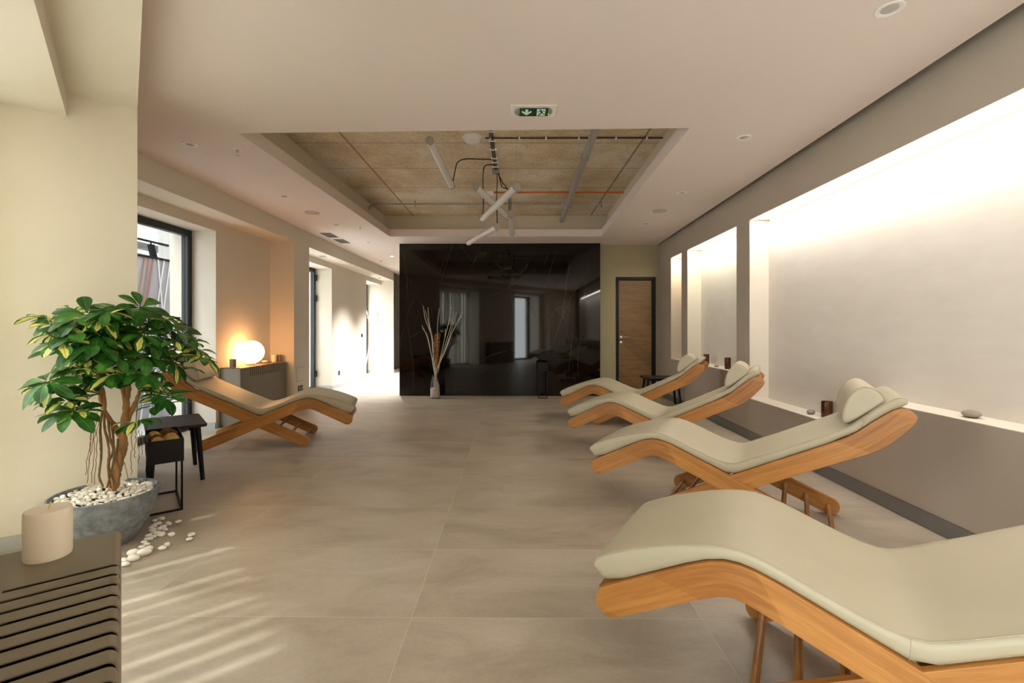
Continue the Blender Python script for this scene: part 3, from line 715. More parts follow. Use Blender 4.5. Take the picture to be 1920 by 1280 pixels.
def cylinder_thing(name, label, cat, loc, r, h, body, m, top=None, group=None, ribs=0):
    t = thing(name, label, cat, loc, 0, group)
    if ribs:
        pr = MB(); n = 96; vs = []; fs = []
        for z, k in ((0, .97), (.006, 1), (h-.006, 1), (h, .96), (h-.001, .5)):
            for j in range(n): a = 2*math.pi*j/n; q = r*k*(1-.012*(j % 2)); vs.append((q*math.cos(a), q*math.sin(a), z))
        for i in range(4):
            for j in range(n): fs.append((i*n+j, i*n+(j+1) % n, (i+1)*n+(j+1) % n, (i+1)*n+j))
        fs += [tuple(range(n))[::-1], tuple(range(4*n, 5*n))]
        pr.add(vs, fs).obj(body, m, t, smooth=50)
    else:
        MB().lathe([(0, 0), (r*.96, 0), (r, .004), (r, h-.003), (r*.97, h), (r*.9, h), (r*.88, h-.012), (0, h-.012)], 36).obj(body, m, t)
    if top == 'wick': MB().tube([(0, 0, h-.013), (.001, .001, h+.003), (.004, .002, h+.013)], .0016, 6).obj('wick', M['wick'], t)
    if top == 'wax': MB().lathe([(0, h-.02), (r*.86, h-.02), (r*.86, h-.010), (0, h-.009)], 30).obj('wax', M['wax'], t)
    return t
p = de(-.128, 1.385)
cylinder_thing('candle', 'thick ribbed cream candle on the radiator cover beside the camera', 'candle', (*p, .7205), .0385, .1, 'candle_body', M['wax'], 'wick', ribs=1)
cylinder_thing('candle', 'small greyish brown candle at the near end of the far radiator cover', 'candle', (-3.43, 5.74, .7205), .036, .1, 'candle_body', M['greycup'], 'wick')
cylinder_thing('candle', 'small white candle at the far end of the far radiator cover', 'candle', (-3.40, 6.66, .7205), .031, .1, 'candle_body', M['wax'], 'wick')
cylinder_thing('candle', 'small olive brown candle tucked in the wall corner on the far radiator cover', 'candle', (-3.37, 6.755, .7205), .031, .095, 'candle_body', M['olive'], 'wick')
tag(MB().sphere((0, 0, .0), .035, 18, (1.3, .8, .45)).obj('pebble', M['pebble'], loc=(-3.47, 6.55, .736)), 'flat white pebble beside the small white candle on the far radiator cover', 'pebble')
gl = thing('globe_lamp', 'glowing warm globe table lamp on the far radiator cover', 'lamp', (-3.39, 6.08, .7205))
MB().lathe([(0, 0), (.06, 0), (.06, .012), (.03, .016), (.03, .026), (0, .026)], 30).obj('lamp_base', M['oak'], gl)
MB().sphere((0, 0, .022+.148), .148, 40).obj('globe', M['globe'], gl, smooth=80)

# candles and stones on the wall niches
cylinder_thing('candle_tin', 'copper brown tin candle on the low white sill behind the pillow', 'candle', (2.665, 3.98, .4445), .043, .135, 'tin', M['copper'], 'wax')
cylinder_thing('candle_tin', 'dark copper tin candle at the far end of the middle niche sill', 'candle', (2.68, 6.5, .6945), .037, .145, 'tin', M['copper'], 'wax')
cylinder_thing('candle_tin', 'dark copper tin candle at the near end of the middle niche sill', 'candle', (2.665, 5.82, .6945), .037, .14, 'tin', M['copper'], 'wax')
def stone(label, loc, sx, sy, sz, rz=0):
    mb = MB().sphere((0, 0, sz), 1, 24, (sx, sy, sz)); o = mb.obj('stone', M['stone'], loc=loc, rotz=rz, smooth=80); return tag(o, label, 'stone')
stone('flat grey stone on the low sill beside the copper tin candle', (2.625, 4.13, .4442), .047, .032, .02, R(40))
stone('flat grey stone on the wide sill above the taupe wall panel', (2.60, 2.66, .6942), .058, .042, .02, R(60))
stone('small flat stone between the two copper tins of the middle niche', (2.665, 6.14, .6942), .042, .03, .011, R(50))

# ------------------------------------------------------------------ side tables and planter stands
def make_table():
    t = thing('side_table', '', 'side table')
    Lx, Ly, h = .59, .39, .445
    mb = MB(); poly = []
    for cx_, cy_, a0 in ((Lx/2-.035, Ly/2-.035, 0), (-Lx/2+.035, Ly/2-.035, 90), (-Lx/2+.035, -Ly/2+.035, 180), (Lx/2-.035, -Ly/2+.035, 270)):
        for k in range(7): a = R(a0+15*k); poly.append((cx_+.035*math.cos(a), cy_+.035*math.sin(a)))
    mb.prism(poly, h-.022, h).obj('table_top', M['blackwood'], t, bevel=.005)
    for sx in (-1, 1):
        for sy in (-1, 1):
            MB().tube([(sx*(Lx/2-.03), sy*(Ly/2-.03), 0), (sx*(Lx/2-.075), sy*(Ly/2-.06), h-.022)], [.0155, .021], 14).obj('leg', M['black'], t)
    a = MB(); a.box(-.2, .2, -.1, -.075, h-.055, h-.022); a.box(-.2, .2, .075, .1, h-.055, h-.022); a.obj('apron', M['black'], t)
    return t
tb = make_table(); tb['label'] = 'black side table beside the potted tree and single lounger'; tb['group'] = 'black side tables'
tb.location = (-2.755, 3.815, 0); tb.rotation_euler.z = math.atan2(EV.y, EV.x)
dup(tb, (2.30, 7.30, 0), R(-4), 'black side table behind the lounger by the oak door', 'black side tables')
def make_stand(h, bx, by, bh, r=.006):
    t = thing('planter_stand', '', 'planter')
    fr = MB()
    for x in (0, bx):
        for y in (0, by): fr.box(x-r, x+r, y-r, y+r, 0, h-.002)
    for y in (0, by): fr.box(-r, bx+r, y-r, y+r, 0, 2*r)
    for x in (0, bx): fr.box(x-r, x+r, -r, by+r, 0, 2*r)
    fr.obj('frame', M['black'], t, smooth=None)
    b = MB(); th = .003; z0 = h-bh
    b.box(-.008, bx+.008, -.008-th, -.008, z0, h); b.box(-.008, bx+.008, by+.008, by+.008+th, z0, h); b.box(-.008-th, -.008, -.008-th, by+.008+th, z0, h); b.box(bx+.008, bx+.008+th, -.008-th, by+.008+th, z0, h); b.box(-.008, bx+.008, -.008, by+.008, z0, z0+.004)
    b.obj('box', M['black'], t, smooth=None)
    return t
st = make_stand(.475, .445, .17, .15); st['label'] = 'black wire planter stand holding dried balls beside the grey pot'; st['group'] = 'wire planter stands'
c0 = Vector((-2.19, 3.10)); st.location = (c0.x, c0.y, 0)
st.rotation_euler.z = math.atan2(EV.y, EV.x)                   # x along the front direction, +y towards the pier
rot = Matrix.Rotation(st.rotation_euler.z, 3, 'Z')
bl_ = [(.052, .045, 'ball_y', .043), (.055, .125, 'ball_y', .042), (.15, .05, 'ball_y', .043), (.16, .125, 'ball_b', .042), (.262, .045, 'ball_b', .045), (.262, .13, 'ball_y', .04), (.365, .06, 'ball_b', .044), (.37, .135, 'ball_y', .036)]
labs = ['yellow dried ball at the room side front corner of the stand box', 'yellow dried ball at the pot side front corner of the stand box', 'yellow dried ball behind the front corner ball in the stand box', 'brown dried ball against the pot side of the stand box', 'brown dried ball in the middle of the stand box', 'yellow dried ball in the middle of the stand box', 'brown dried ball near the back of the stand box', 'small yellow dried ball in the back corner of the stand box']
for (x, y, m_, r), lb in zip(bl_, labs):
    q = rot @ Vector((x, y, 0))
    mb = MB().sphere((0, 0, 0), r, 28, jit=.09)
    tag(mb.obj('dried_ball', M[m_], loc=(c0.x+q.x, c0.y+q.y, .475-.15+.0045+r+.073), smooth=None), lb, 'decorative ball', 'dried balls in the planter stand')
tag(MB().box(.008, .437, .008, .162, 0, .07).obj('filler', M['pebble'], loc=(c0.x, c0.y, .3295), rotz=st.rotation_euler.z), 'white gravel bed under the dried balls in the black box', 'gravel')['kind'] = 'stuff'
st2 = make_stand(.61, .15, .15, .15, .004); st2['label'] = 'tall black wire planter stand in front of the marble wall'; st2['group'] = 'wire planter stands'
st2.location = (.43, 8.0, 0); st2.rotation_euler.z = R(-6)

# ------------------------------------------------------------------ potted tree
PX, PY = -2.28, 2.625
pt = thing('potted_tree', 'variegated umbrella tree in a round grey stone pot by the pier', 'potted plant', (PX, PY, 0))
prof = [(0, 0), (.115, 0), (.125, .004), (.160, .05), (.195, .11), (.222, .18), (.238, .24), (.245, .285), (.236, .287), (.232, .28), (.226, .245), (0, .240)]
MB().lathe(prof, 72).obj('pot', M['pot'], pt, smooth=50)
MB().lathe([(0, .241), (.222, .241), (.222, .246), (0, .248)], 48).obj('soil', M['soil'], pt)
def pp(px, py, e=3.47):                                        # a point in the tree's own plane
    r = (px-CX)/F; Y = e/(.772-.636*r); q = Vector((r*Y, Y, EYE-(py-CY)/F*Y)); return q-Vector((PX, PY, 0))
def spline(pts, k=6):
    P = [Vector(p) for p in pts]; P = [P[0]*2-P[1]]+P+[P[-1]*2-P[-2]]; out = []
    for i in range(1, len(P)-2):
        a, b, c, d = P[i-1:i+3]
        for j in range(k):
            t = j/k; out.append(.5*((2*b)+(-a+c)*t+(2*a-5*b+4*c-d)*t*t+(-a+3*b-3*c+d)*t**3))
    return out+[P[-2]]
rng = random.Random(5)
def limb(name, pts, r0, r1, wob=.12, n=10, m=M['bark'], e=3.47, parent=pt):
    q = spline([pp(*p[:2], p[2] if len(p) > 2 else e) for p in pts])
    q = [v+Vector((rng.uniform(-1, 1), rng.uniform(-1, 1), 0))*r0*wob for v in q]
    rs = [(r0+(r1-r0)*i/(len(q)-1))*(1+rng.uniform(-wob, wob)) for i in range(len(q))]
    return MB().tube(q, rs, n).obj(name, m, parent, smooth=70)
limb('trunk', [(211, 918), (216, 895), (223, 865), (230, 838), (233, 806), (236, 770), (239, 730), (236, 700), (228, 668)], .027, .012)
for b in ([(227, 818), (208, 790), (193, 766), (187, 738), (190, 712)], [(196, 772), (195, 745), (192, 726)], [(235, 795), (249, 766), (262, 735), (270, 712)], [(236, 760), (228, 720), (222, 690), (215, 660)], [(238, 725), (252, 690), (275, 665)], [(239, 715), (265, 690, 3.42), (300, 668, 3.4), (330, 655, 3.42)], [(190, 735), (165, 705, 3.42), (140, 680, 3.38)]):
    limb('branch', b, .016 if b[0][0] in (227, 235) else .011, .007)
for k, b in enumerate(([(196, 772), (196, 800, 3.42), (204, 840, 3.4), (203, 880, 3.4), (208, 914, 3.42)], [(203, 782), (206, 820, 3.43), (214, 850, 3.42), (207, 890, 3.41), (200, 914, 3.41)], [(210, 795), (213, 840, 3.45), (204, 870, 3.46), (212, 900, 3.43), (215, 914, 3.43)], [(193, 765), (188, 800, 3.45), (190, 850, 3.44), (186, 890, 3.43), (193, 913, 3.42)], [(222, 822), (218, 860, 3.42), (224, 885, 3.4), (216, 914, 3.4)])):
    limb('aerial_root', b, .0065, .0045, .15, 8, M['root'])
ar = MB()
for (x0, y0, x1, y1, e) in ((178, 775, 164, 905, 3.42), (181, 772, 172, 905, 3.4), (176, 780, 160, 890, 3.45), (184, 785, 178, 908, 3.44), (186, 780, 190, 868, 3.4), (256, 806, 252, 858, 3.42), (262, 806, 260, 868, 3.42), (266, 808, 268, 852, 3.4), (248, 800, 246, 890, 3.4), (225, 840, 243, 905, 3.42), (170, 790, 168, 870, 3.43)):
    q = []
    for k in range(14):
        t = k/13; q.append(pp(x0+(x1-x0)*t+rng.uniform(-2, 2), y0+(y1-y0)*t, e+rng.uniform(-.008, .008)))
    ar.tube(q, .0017, 5)
ar.obj('hanging_roots', M['root'], pt, smooth=70)

def leaflet(mb, base, d, up, L, w, droop, mi):
    side = d.cross(up).normalized(); n = side.cross(d).normalized()
    rows = [(0, .05), (.12, .22), (.3, .62), (.5, .92), (.68, 1.0), (.84, .8), (.94, .46), (1, .08)]
    vs, fs, uvs = [], [], []
    for t, k in rows:
        c = base+d*(L*t)-up*(droop*L*t*t)
        for u in (-1, -.5, 0, .5, 1):
            vs.append(c+side*(w*.5*k*u)+n*(w*.10*k*abs(u)))
    for i in range(len(rows)-1):
        for j in range(4):
            fs.append((i*5+j, i*5+j+1, (i+1)*5+j+1, (i+1)*5+j))
            uvs.append([(j/4, rows[i][0]), ((j+1)/4, rows[i][0]), ((j+1)/4, rows[i+1][0]), (j/4, rows[i+1][0])])
    mb.add(vs, fs, uvs, mi)
def cluster_mesh(seed, nl, Lf, yfrac, flat):
    r = random.Random(seed); mb = MB()
    for k in range(nl):
        a = 2*math.pi*(k+r.uniform(-.2, .2))/nl; tilt = r.uniform(-.15, .35)+flat
        d = Vector((math.cos(a), math.sin(a), tilt)).normalized(); L = Lf*r.uniform(.85, 1.2)
        leaflet(mb, d*.012, d, Vector((0, 0, 1)), L, L*r.uniform(.44, .54), r.uniform(.2, .5), 1 if r.random() < yfrac else 0)
    return mb.mesh('leaf_cluster', [M['leaf'], M['leaf_y'], M['stem']], smooth=80, weld=False)
CL = [cluster_mesh(s, n, L, y, f) for s, n, L, y, f in ((1, 8, .105, .2, .0), (2, 9, .098, .5, -.1), (3, 7, .11, .0, -.15), (4, 8, .1, .75, .1), (5, 8, .092, .35, .3), (6, 7, .112, .1, .15), (7, 9, .1, .85, -.05))]
spots = [(92, 594), (122, 598), (134, 588), (107, 624), (114, 640), (146, 600), (157, 616), (140, 625), (180, 610), (201, 584), (212, 597), (232, 588), (220, 612), (247, 579), (264, 577), (281, 590), (257, 602), (240, 622), (277, 615), (309, 602), (327, 606), (315, 624), (297, 632), (225, 637), (192, 640), (166, 655), (143, 667), (136, 684), (170, 672), (205, 660), (240, 658), (265, 648), (277, 668), (301, 652), (313, 664), (337, 667), (350, 652), (362, 640), (369, 656), (359, 674), (378, 668), (255, 686), (237, 690), (274, 700), (258, 712), (193, 712), (203, 690), (168, 708), (299, 728), (314, 742), (303, 760), (255, 790), (97, 732), (88, 716), (112, 745), (138, 772), (117, 776), (150, 772), (185, 628), (285, 640), (330, 640), (125, 655), (215, 625), (345, 690), (100, 610), (128, 612), (165, 590), (190, 596), (222, 574), (258, 588), (295, 592), (318, 616), (342, 625), (268, 628), (205, 618), (178, 645), (152, 640), (155, 690), (185, 665), (222, 672), (250, 668), (290, 672), (325, 680), (262, 700), (285, 715), (215, 700), (178, 700), (88, 728), (105, 720), (128, 752), (133, 768), (305, 745)]
anchors = [pp(*q) for q in ((228, 668), (190, 712), (192, 726), (270, 712), (215, 660), (275, 665), (330, 655), (140, 680), (236, 700), (188, 738), (262, 735))]
yellowish = {(92, 594), (134, 588), (143, 667), (193, 712), (350, 652), (378, 668), (281, 590), (240, 658), (258, 712), (313, 664), (337, 667), (369, 656), (205, 660), (166, 655), (150, 772)}
for k, (px, py) in enumerate(spots):
    if px < 235: e = rng.uniform(3.08, 3.52)
    elif px < 262: e = rng.uniform(3.1, 3.58)
    else: e = rng.uniform(3.12, 3.72)
    if px < 160: e = rng.uniform(3.12, 3.40)
    c = pp(px, py, e)
    me = CL[rng.choice((1, 3, 6))] if (px, py) in yellowish else CL[rng.choice((0, 2, 4, 5, 0, 1, 3))]
    o = bpy.data.objects.new('leaf_cluster', me); COL.objects.link(o); o.parent = pt; o.location = c
    ax = Vector((c.x, c.y, .25)); lean = .55 if ax.length > 0 else 0
    yaw = math.atan2(c.y, c.x)
    o.rotation_euler = (Matrix.Rotation(yaw, 3, 'Z') @ Matrix.Rotation(min(.75, .9*Vector((c.x, c.y)).length)+rng.uniform(-.5, .5), 3, 'Y') @ Matrix.Rotation(rng.uniform(0, 6.28), 3, 'Z')).to_euler()
    a = min(anchors, key=lambda q: (q-c).length+(.15 if q.z > c.z+.02 else 0))
    mid = a.lerp(c, .55)+Vector((0, 0, .03))
    MB().tube(spline([a, mid, c], 5), .0023, 6).obj('petiole', M['stem'], pt, smooth=70)

# pebbles: in the pot and spilled beside it
PM = []
for k in range(6):
    r = random.Random(40+k); mb = MB(); s_ = (1, r.uniform(.62, .9), r.uniform(.45, .7))
    mb.sphere((0, 0, 0), 1, 14, s_); mb.v = [tuple(c*(1+.10*math.sin(3*p[0]+k)+.07*math.cos(4*p[1]+2*k)) for c in p) for p in mb.v]
    PM.append(mb.mesh('pebble', M['pebble'], smooth=80))
pr = random.Random(11); placed = []
while len(placed) < 215:
    a, q = pr.uniform(0, 6.283), .212*math.sqrt(pr.random())
    x, y = q*math.cos(a), q*math.sin(a); r_ = pr.uniform(.013, .0195)
    if any((x-u)**2+(y-v)**2 < (.62*(r_+w))**2 for u, v, w in placed) and pr.random() < .97: continue
    placed.append((x, y, r_))
    o = bpy.data.objects.new('pebble', PM[pr.randrange(6)]); COL.objects.link(o)
    o.location = (PX+x, PY+y, .256+r_*.55+pr.uniform(0, .010)+.014*(1-(q/.21)**2)); o.scale = (r_*.95, r_*.95, r_*.95); o.rotation_euler = (pr.uniform(-.5, .5), pr.uniform(-.5, .5), pr.uniform(0, 6.28))
    tag(o, 'white pebble covering the soil in the round grey pot', 'pebble', 'white pebbles in the plant pot')
spill = [(1350, 678, 1), (1280, 692, .7), (1440, 735, .9), (1375, 765, .9), (1272, 762, .8), (1332, 790, .8), (1250, 806, .8), (1302, 840, .9), (1352, 855, .9), (1212, 862, .7), (1232, 898, .7), (1186, 895, .6), (1550, 706, .8), (1470, 852, .8), (1700, 858, .9), (1676, 905, .8), (1424, 962, .7), (1370, 1008, .95), (1192, 962, .7), (1132, 992, .7), (1208, 1020, .9), (1168, 1072, 1.3), (1030, 1075, 1.2), (1040, 1135, 1.2), (938, 1148, .9), (938, 1195, .9), (1292, 732, .7), (1402, 795, .7), (1262, 875, .7), (1322, 724, .7), (1232, 772, .6), (1160, 930, .6), (1240, 840, .6)]
names = {(1550, 706): 'lone white pebble on the tiles in front of the wire planter stand', (1470, 852): 'lone white pebble between the spilled heap and the farthest pair', (1700, 858): 'white pebble farthest from the pot, touching a second one', (1676, 905): 'nearer pebble of the pair lying farthest from the pot', (1424, 962): 'small white pebble behind a rounder one on open tiles', (1370, 1008): 'round white pebble on open tiles, a smaller one behind it', (1168, 1072): 'long flat white pebble beside the base of the pot', (1040, 1135): 'large bright pebble beside the corner of the radiator cover'}
for (zx, zy, s_) in spill:
    q = ray(80+zx*.16402, 860+zy*.16402+1.5, Z=0.012)
    o = bpy.data.objects.new('pebble', PM[pr.randrange(6)]); COL.objects.link(o); r_ = .0245*s_
    o.scale = (r_, r_, r_*.95); o.location = (q.x, q.y, r_*.62); o.rotation_euler = (0, 0, pr.uniform(-.4, .5))
    tag(o, names.get((zx, zy), 'white pebble in the heap spilled on the tiles against the pot'), 'pebble', 'white pebbles spilled on the floor')

# ------------------------------------------------------------------ vase with branches
vs_ = ray(817.5, 744.5, Z=0); VX, VY = vs_.x, 8.05
va = thing('vase', 'clear glass vase of white branches before the marble wall', 'vase', (VX, VY, 0))
MB().lathe([(0, 0), (.083, 0), (.088, .006), (.088, .16), (.075, .26), (.055, .36), (.05, .40), (.053, .405), (.047, .40), (.051, .36), (.071, .26), (.083, .16), (.083, .012), (0, .012)], 36).obj('glass_body', M['vase'], va, smooth=60)
tag(MB().lathe([(0, 0), (.078, 0), (.081, .006), (.08, .155), (.06, .165), (0, .168)], 30).obj('gravel', mat('vase_gravel', (206, 192, 178), .8, bump=1, bscale=70, var=.25, vscale=55), loc=(VX, VY, .014)), 'pale gravel filling the bottom of the glass vase', 'gravel')['kind'] = 'stuff'
def vp(zx, zy, dy=0):
    q = ray(700+zx*.15625, 560+zy*.15625, Y=VY+dy); return q
brs = [((600, 85), (625, 250), (690, 420), (720, 600), (715, 760)), ((622, 135), (660, 290), (700, 470), (715, 650)), ((655, 105), (672, 300), (712, 480), (722, 700)), ((582, 320), (640, 440), (680, 600), (710, 740)), ((592, 350), (650, 450), (690, 640), (725, 840)), ((790, 120), (772, 300), (768, 480), (760, 700)), ((938, 100), (905, 280), (860, 460), (800, 720)), ((962, 160), (940, 290), (890, 460), (800, 760)), ((996, 160), (960, 290), (905, 480), (790, 800)), ((1062, 160), (1000, 300), (930, 440), (840, 680)), ((1058, 205), (960, 370), (890, 560), (810, 740)), ((865, 360), (855, 480), (820, 640), (780, 860)), ((745, 420), (735, 520), (740, 700))]
for k, b in enumerate(brs):
    dy = (k % 5-2)*.035
    pts = [vp(x, y, dy*(1-i/len(b))) for i, (x, y) in enumerate(b)]
    pts += [vp(745+(k % 4)*5-8, 900, dy*.2), vp(730+(k*13) % 60, 1040, dy*.5), vp(722+(k*17) % 70, 1066, dy*.6)]
    pts[-1].z = max(pts[-1].z, .185); pts = spline(pts, 5)
    o = MB().tube(pts, [.0035+.004*i/len(pts) for i in range(len(pts))], 6).obj('dry_branch', M['branch_w'], smooth=70)
    tag(o, 'whitewashed bare branch standing in the clear glass vase', 'branch', 'white branches in the vase')
for k in range(12):
    r = random.Random(60+k); x0 = 745+r.uniform(-14, 60); y0 = 400+r.uniform(0, 130); dy = r.uniform(-.06, .06)
    pts = spline([vp(x0, y0, dy), vp(.55*x0+.45*755+r.uniform(-8, 8), y0+200, dy*.6), vp(755+r.uniform(-6, 6), 860, 0), vp(750+r.uniform(-10, 10), 1040, 0)], 6)
    pts[-1].z = .187
    mb = MB().tube(pts, .003, 5)
    for p in pts[:13]:
        for j in range(2): mb.sphere((p.x+r.uniform(-.012, .012), p.y+r.uniform(-.012, .012), p.z+r.uniform(-.012, .012)), r.uniform(.006, .011), 6)
    tag(mb.obj('dried_flower', M['branch_g'], smooth=70), 'golden dried flower stem among the white branches in the vase', 'dried flower', 'golden stems in the vase')

# ------------------------------------------------------------------ coat stand
cs = thing('coat_stand', 'white coat stand of crossed poles in the bright passage', 'coat stand', (-3.62, 12.15, 0))
for a, b in (((.20, .12, 0), (-.17, -.02, 1.66)), ((-.10, .16, 0), (.13, -.04, 1.64)), ((-.17, -.24, 0), (.03, .16, 1.68))):
    a, b = Vector(a), Vector(b); pl = MB().tube([a, b], .013, 10).obj('pole', M['white'], cs)
    q = a.lerp(b, .88); MB().tube([q, q+Vector((.05 if b.x > 0 else -.05, 0, .012))], .007, 8).obj('peg', M['white'], pl)
    q = a.lerp(b, .8); MB().tube([q, q+Vector((-.05 if b.x > 0 else .05, 0, .012))], .007, 8).obj('peg', M['white'], pl)

# ------------------------------------------------------------------ switches and sockets
def plate(name, label, cat, loc, rz, w, h, gangs=1):
    t = thing(name, label, cat, loc, rz)
    MB().box(-w/2, w/2, -.009, 0, -h/2, h/2).obj('plate', M['socket'], t, bevel=.003)
    for k in range(gangs):
        x = (k-(gangs-1)/2)*w/gangs
        if cat == 'socket':
            o = MB().lathe([(0, 0), (.019, 0), (.021, .004), (.0, .004)], 20).obj('socket_insert', M['skirt_dark'] if loc[1] < 8 or loc[1] > 9 else M['socket'], t, loc=(x, -.009, 0)); o.rotation_euler.x = R(90)
        else: MB().box(x-w/2/gangs+.012, x+w/2/gangs-.012, -.013, -.009, -h/2+.012, h/2-.012).obj('rocker', M['socket'], t, bevel=.002)
    return t
plate('wall_socket', 'black wall socket low on the wall beside the far radiator cover', 'socket', (-3.2, 7.05, .30), R(90), .15, .08, 2)
plate('wall_socket', 'black wall socket low on the bright passage wall', 'socket', (-3.55, 9.56, .29), R(90), .08, .08)
plate('wall_socket', 'black double socket on the marble wall behind the loungers', 'socket', (.87, 8.295, .345), 0, .15, .08, 2)
plate('light_switch', 'black light switch on the bright passage wall by the coat stand', 'switch', (-3.55, 11.0, 1.03), R(90), .08, .08)
ap = thing('access_panel', 'flush painted access panel above the black wall socket', 'access panel', (-3.2, 7.05, .51), R(90))
MB().box(-.12, .12, -.003, 0, -.1, .1).obj('cover_plate', M['wall'], ap, bevel=.001)
q = MB(); q.box(-.125, .125, -.0015, 0, -.105, -.1); q.box(-.125, .125, -.0015, 0, .1, .105); q.box(-.125, -.12, -.0015, 0, -.1, .1); q.box(.12, .125, -.0015, 0, -.1, .1); q.obj('edge_trim', M['cover'], ap, smooth=None)

# ------------------------------------------------------------------ ceiling fittings
def downlight(label, x, y, r=.055, on=False, z=H_C):
    t = thing('downlight', label, 'ceiling light', (x, y, z), 0, 'recessed downlights')
    MB().lathe([(r, 0), (r, -.004), (r-.008, -.006), (r*.66, -.003), (r*.62, -.0005)], 32).obj('ring', M['white'], t)
    MB().lathe([(0, -.0012), (r*.3, -.002), (r*.6, -.001), (r*.6, 0)], 28).obj('lens', M['lamp_on'] if on else M['lens'], t)
for k, (x, y) in enumerate(((1.771, 2.205), (1.818, 3.69), (1.87, 5.2), (1.91, 6.74))):
    downlight(('white downlight nearest the camera above the lounger row', 'white downlight second from camera above the lounger row', 'white downlight just before the round speaker above the lounger row', 'small white downlight beyond the round speaker above the lounger row')[k], x, y, .055 if k else .06)
for k, (x, y) in enumerate(((-2.64, 3.83), (-2.606, 5.34), (-2.57, 6.81), (-2.54, 8.22), (-2.53, 9.8))):
    downlight(('white downlight beside the first sprinkler on the window side ceiling', 'white downlight before the round speaker on the window side ceiling', 'white downlight between speaker and vents on the window side ceiling', 'white unlit downlight past the two ceiling vents', 'bright lit downlight in the passage ceiling beside the marble')[k], x, y, .055, k == 4)
for y, lb in ((8.27, 'small square downlight in the recess soffit near the glass door'), (11.8, 'small square downlight in the recess soffit above the coat stand')):
    t = thing('downlight', lb, 'ceiling light', (-3.37, y, 2.47), 0, 'soffit downlights')
    MB().box(-.06, .06, -.09, .09, -.005, 0).obj('frame', M['white'], t, bevel=.002); MB().box(-.045, .045, -.07, .07, -.007, -.005).obj('lens', M['lens'], t)
for x, y, lb in ((1.875, 5.99, 'round ceiling speaker above the lounger row'), (-2.61, 6.09, 'round ceiling speaker on the window side ceiling')):
    t = thing('ceiling_speaker', lb, 'speaker', (x, y, H_C)); MB().lathe([(.092, 0), (.092, -.005), (.084, -.007), (.082, -.004)], 36).obj('ring', M['grille'], t); MB().lathe([(0, -.006), (.05, -.006), (.082, -.004), (.082, 0)], 36).obj('grille', M['grille'], t)
for x, y, lb in ((-2.96, 7.56, 'grey slotted ceiling vent closer to the camera'), (-2.95, 8.08, 'grey slotted ceiling vent closer to the passage')):
    t = thing('ceiling_vent', lb, 'vent', (x, y, H_C))
    f_ = MB(); f_.box(-.085, .085, -.175, -.16, -.006, 0); f_.box(-.085, .085, .16, .175, -.006, 0); f_.box(-.085, -.07, -.16, .16, -.006, 0); f_.box(.07, .085, -.16, .16, -.006, 0); f_.obj('frame', M['vent'], t, smooth=None)
    s_ = MB(); s_.box(-.07, .07, -.16, .16, -.001, 0)
    for k in range(7): s_.box(-.064+.02*k, -.056+.02*k, -.16, .16, -.005, -.001)
    s_.obj('grille', M['vent'], t, smooth=None)
for x, y, lb in ((-2.31, 3.93, 'chrome sprinkler head in the ceiling beside the recess near corner'), (-2.27, 6.96, 'chrome sprinkler head in the ceiling beside the recess far corner'), (-2.93, 10.4, 'sprinkler head in the passage ceiling')):
    t = thing('sprinkler', lb, 'sprinkler', (x, y, H_C)); MB().lathe([(.034, 0), (.034, -.003), (.014, -.006), (.012, -.006)], 24).obj('escutcheon', M['white'], t)
    MB().tube([(0, 0, -.003), (0, 0, -.03)], [.011, .008], 10).obj('body', M['steel'], t); MB().tube([(-.012, 0, -.025), (-.012, 0, -.045), (0, 0, -.052), (.012, 0, -.045), (.012, 0, -.025)], .0025, 6).obj('yoke', M['steel'], t); MB().lathe([(0, -.052), (.016, -.053), (.016, -.055), (0, -.056)], 16).obj('deflector', M['steel'], t)

# emergency exit sign set flush into the ceiling (pictogram seen from below)
es = thing('exit_sign', 'green emergency exit sign with arrow and running figure in the ceiling', 'exit sign', (.14, 3.235, H_C))
MB().box(-.158, .158, -.088, .088, -.006, 0).obj('housing', M['white'], es, bevel=.004)
pl = MB(); poly = []
for cx_, a0 in ((.075, -90), (-.075, 90)):
    for k in range(13): a = R(a0+15*k); poly.append((cx_+.056*math.cos(a), .066*math.sin(a)))
pl.prism(poly, -.010, -.006).obj('lens', M['lens'], es)
sg = MB().box(-.095, .102, -.058, .058, -.0115, -.010).obj('sign_panel', M['green'], es, smooth=None)
def flat(mb, pts, z=-.0122): mb.prism(pts, z, -.0115)
# seen from below with the camera on the -Y side, screen down is +Y
ar_ = MB(); flat(ar_, [(-.056, -.043), (-.037, -.043), (-.037, .015), (-.056, .015)]); flat(ar_, [(-.0465, .045), (-.08, -.002), (-.0775, -.024), (-.0465, .014), (-.0155, -.024), (-.013, -.002)])
ar_.obj('arrow', M['signwhite'], sg, smooth=None)
dw = MB(); flat(dw, [(.024, -.05), (.082, -.05), (.082, .052), (.024, .052)], -.0118); dw.obj('doorway', M['signwhite'], sg, smooth=None)
mn = MB(); z = -.0126
def lim(pts, w):
    for a, b in zip(pts, pts[1:]):
        a, b = Vector(a), Vector(b); n = (b-a).normalized(); n = Vector((-n.y, n.x))*w; mn.prism([a-n, b-n, b+n, a+n], z, -.0118)
mn.lathe([(0, z), (.006, z), (.006, -.0118), (0, -.0118)], 14, (.0475, -.037, 0))
lim([(.049, -.028), (.058, .004)], .0068); lim([(.052, -.024), (.068, -.022), (.076, -.008)], .0026); lim([(.050, -.022), (.038, -.012), (.028, -.006)], .0026); lim([(.055, .002), (.046, .026), (.036, .05)], .0042); lim([(.058, .002), (.068, .016), (.08, .026)], .004)
mn.obj('running_figure', M['green'], sg, smooth=None)
MB().sphere((.106, .03, -.0105), .004, 10).obj('indicator', M['led'], es)

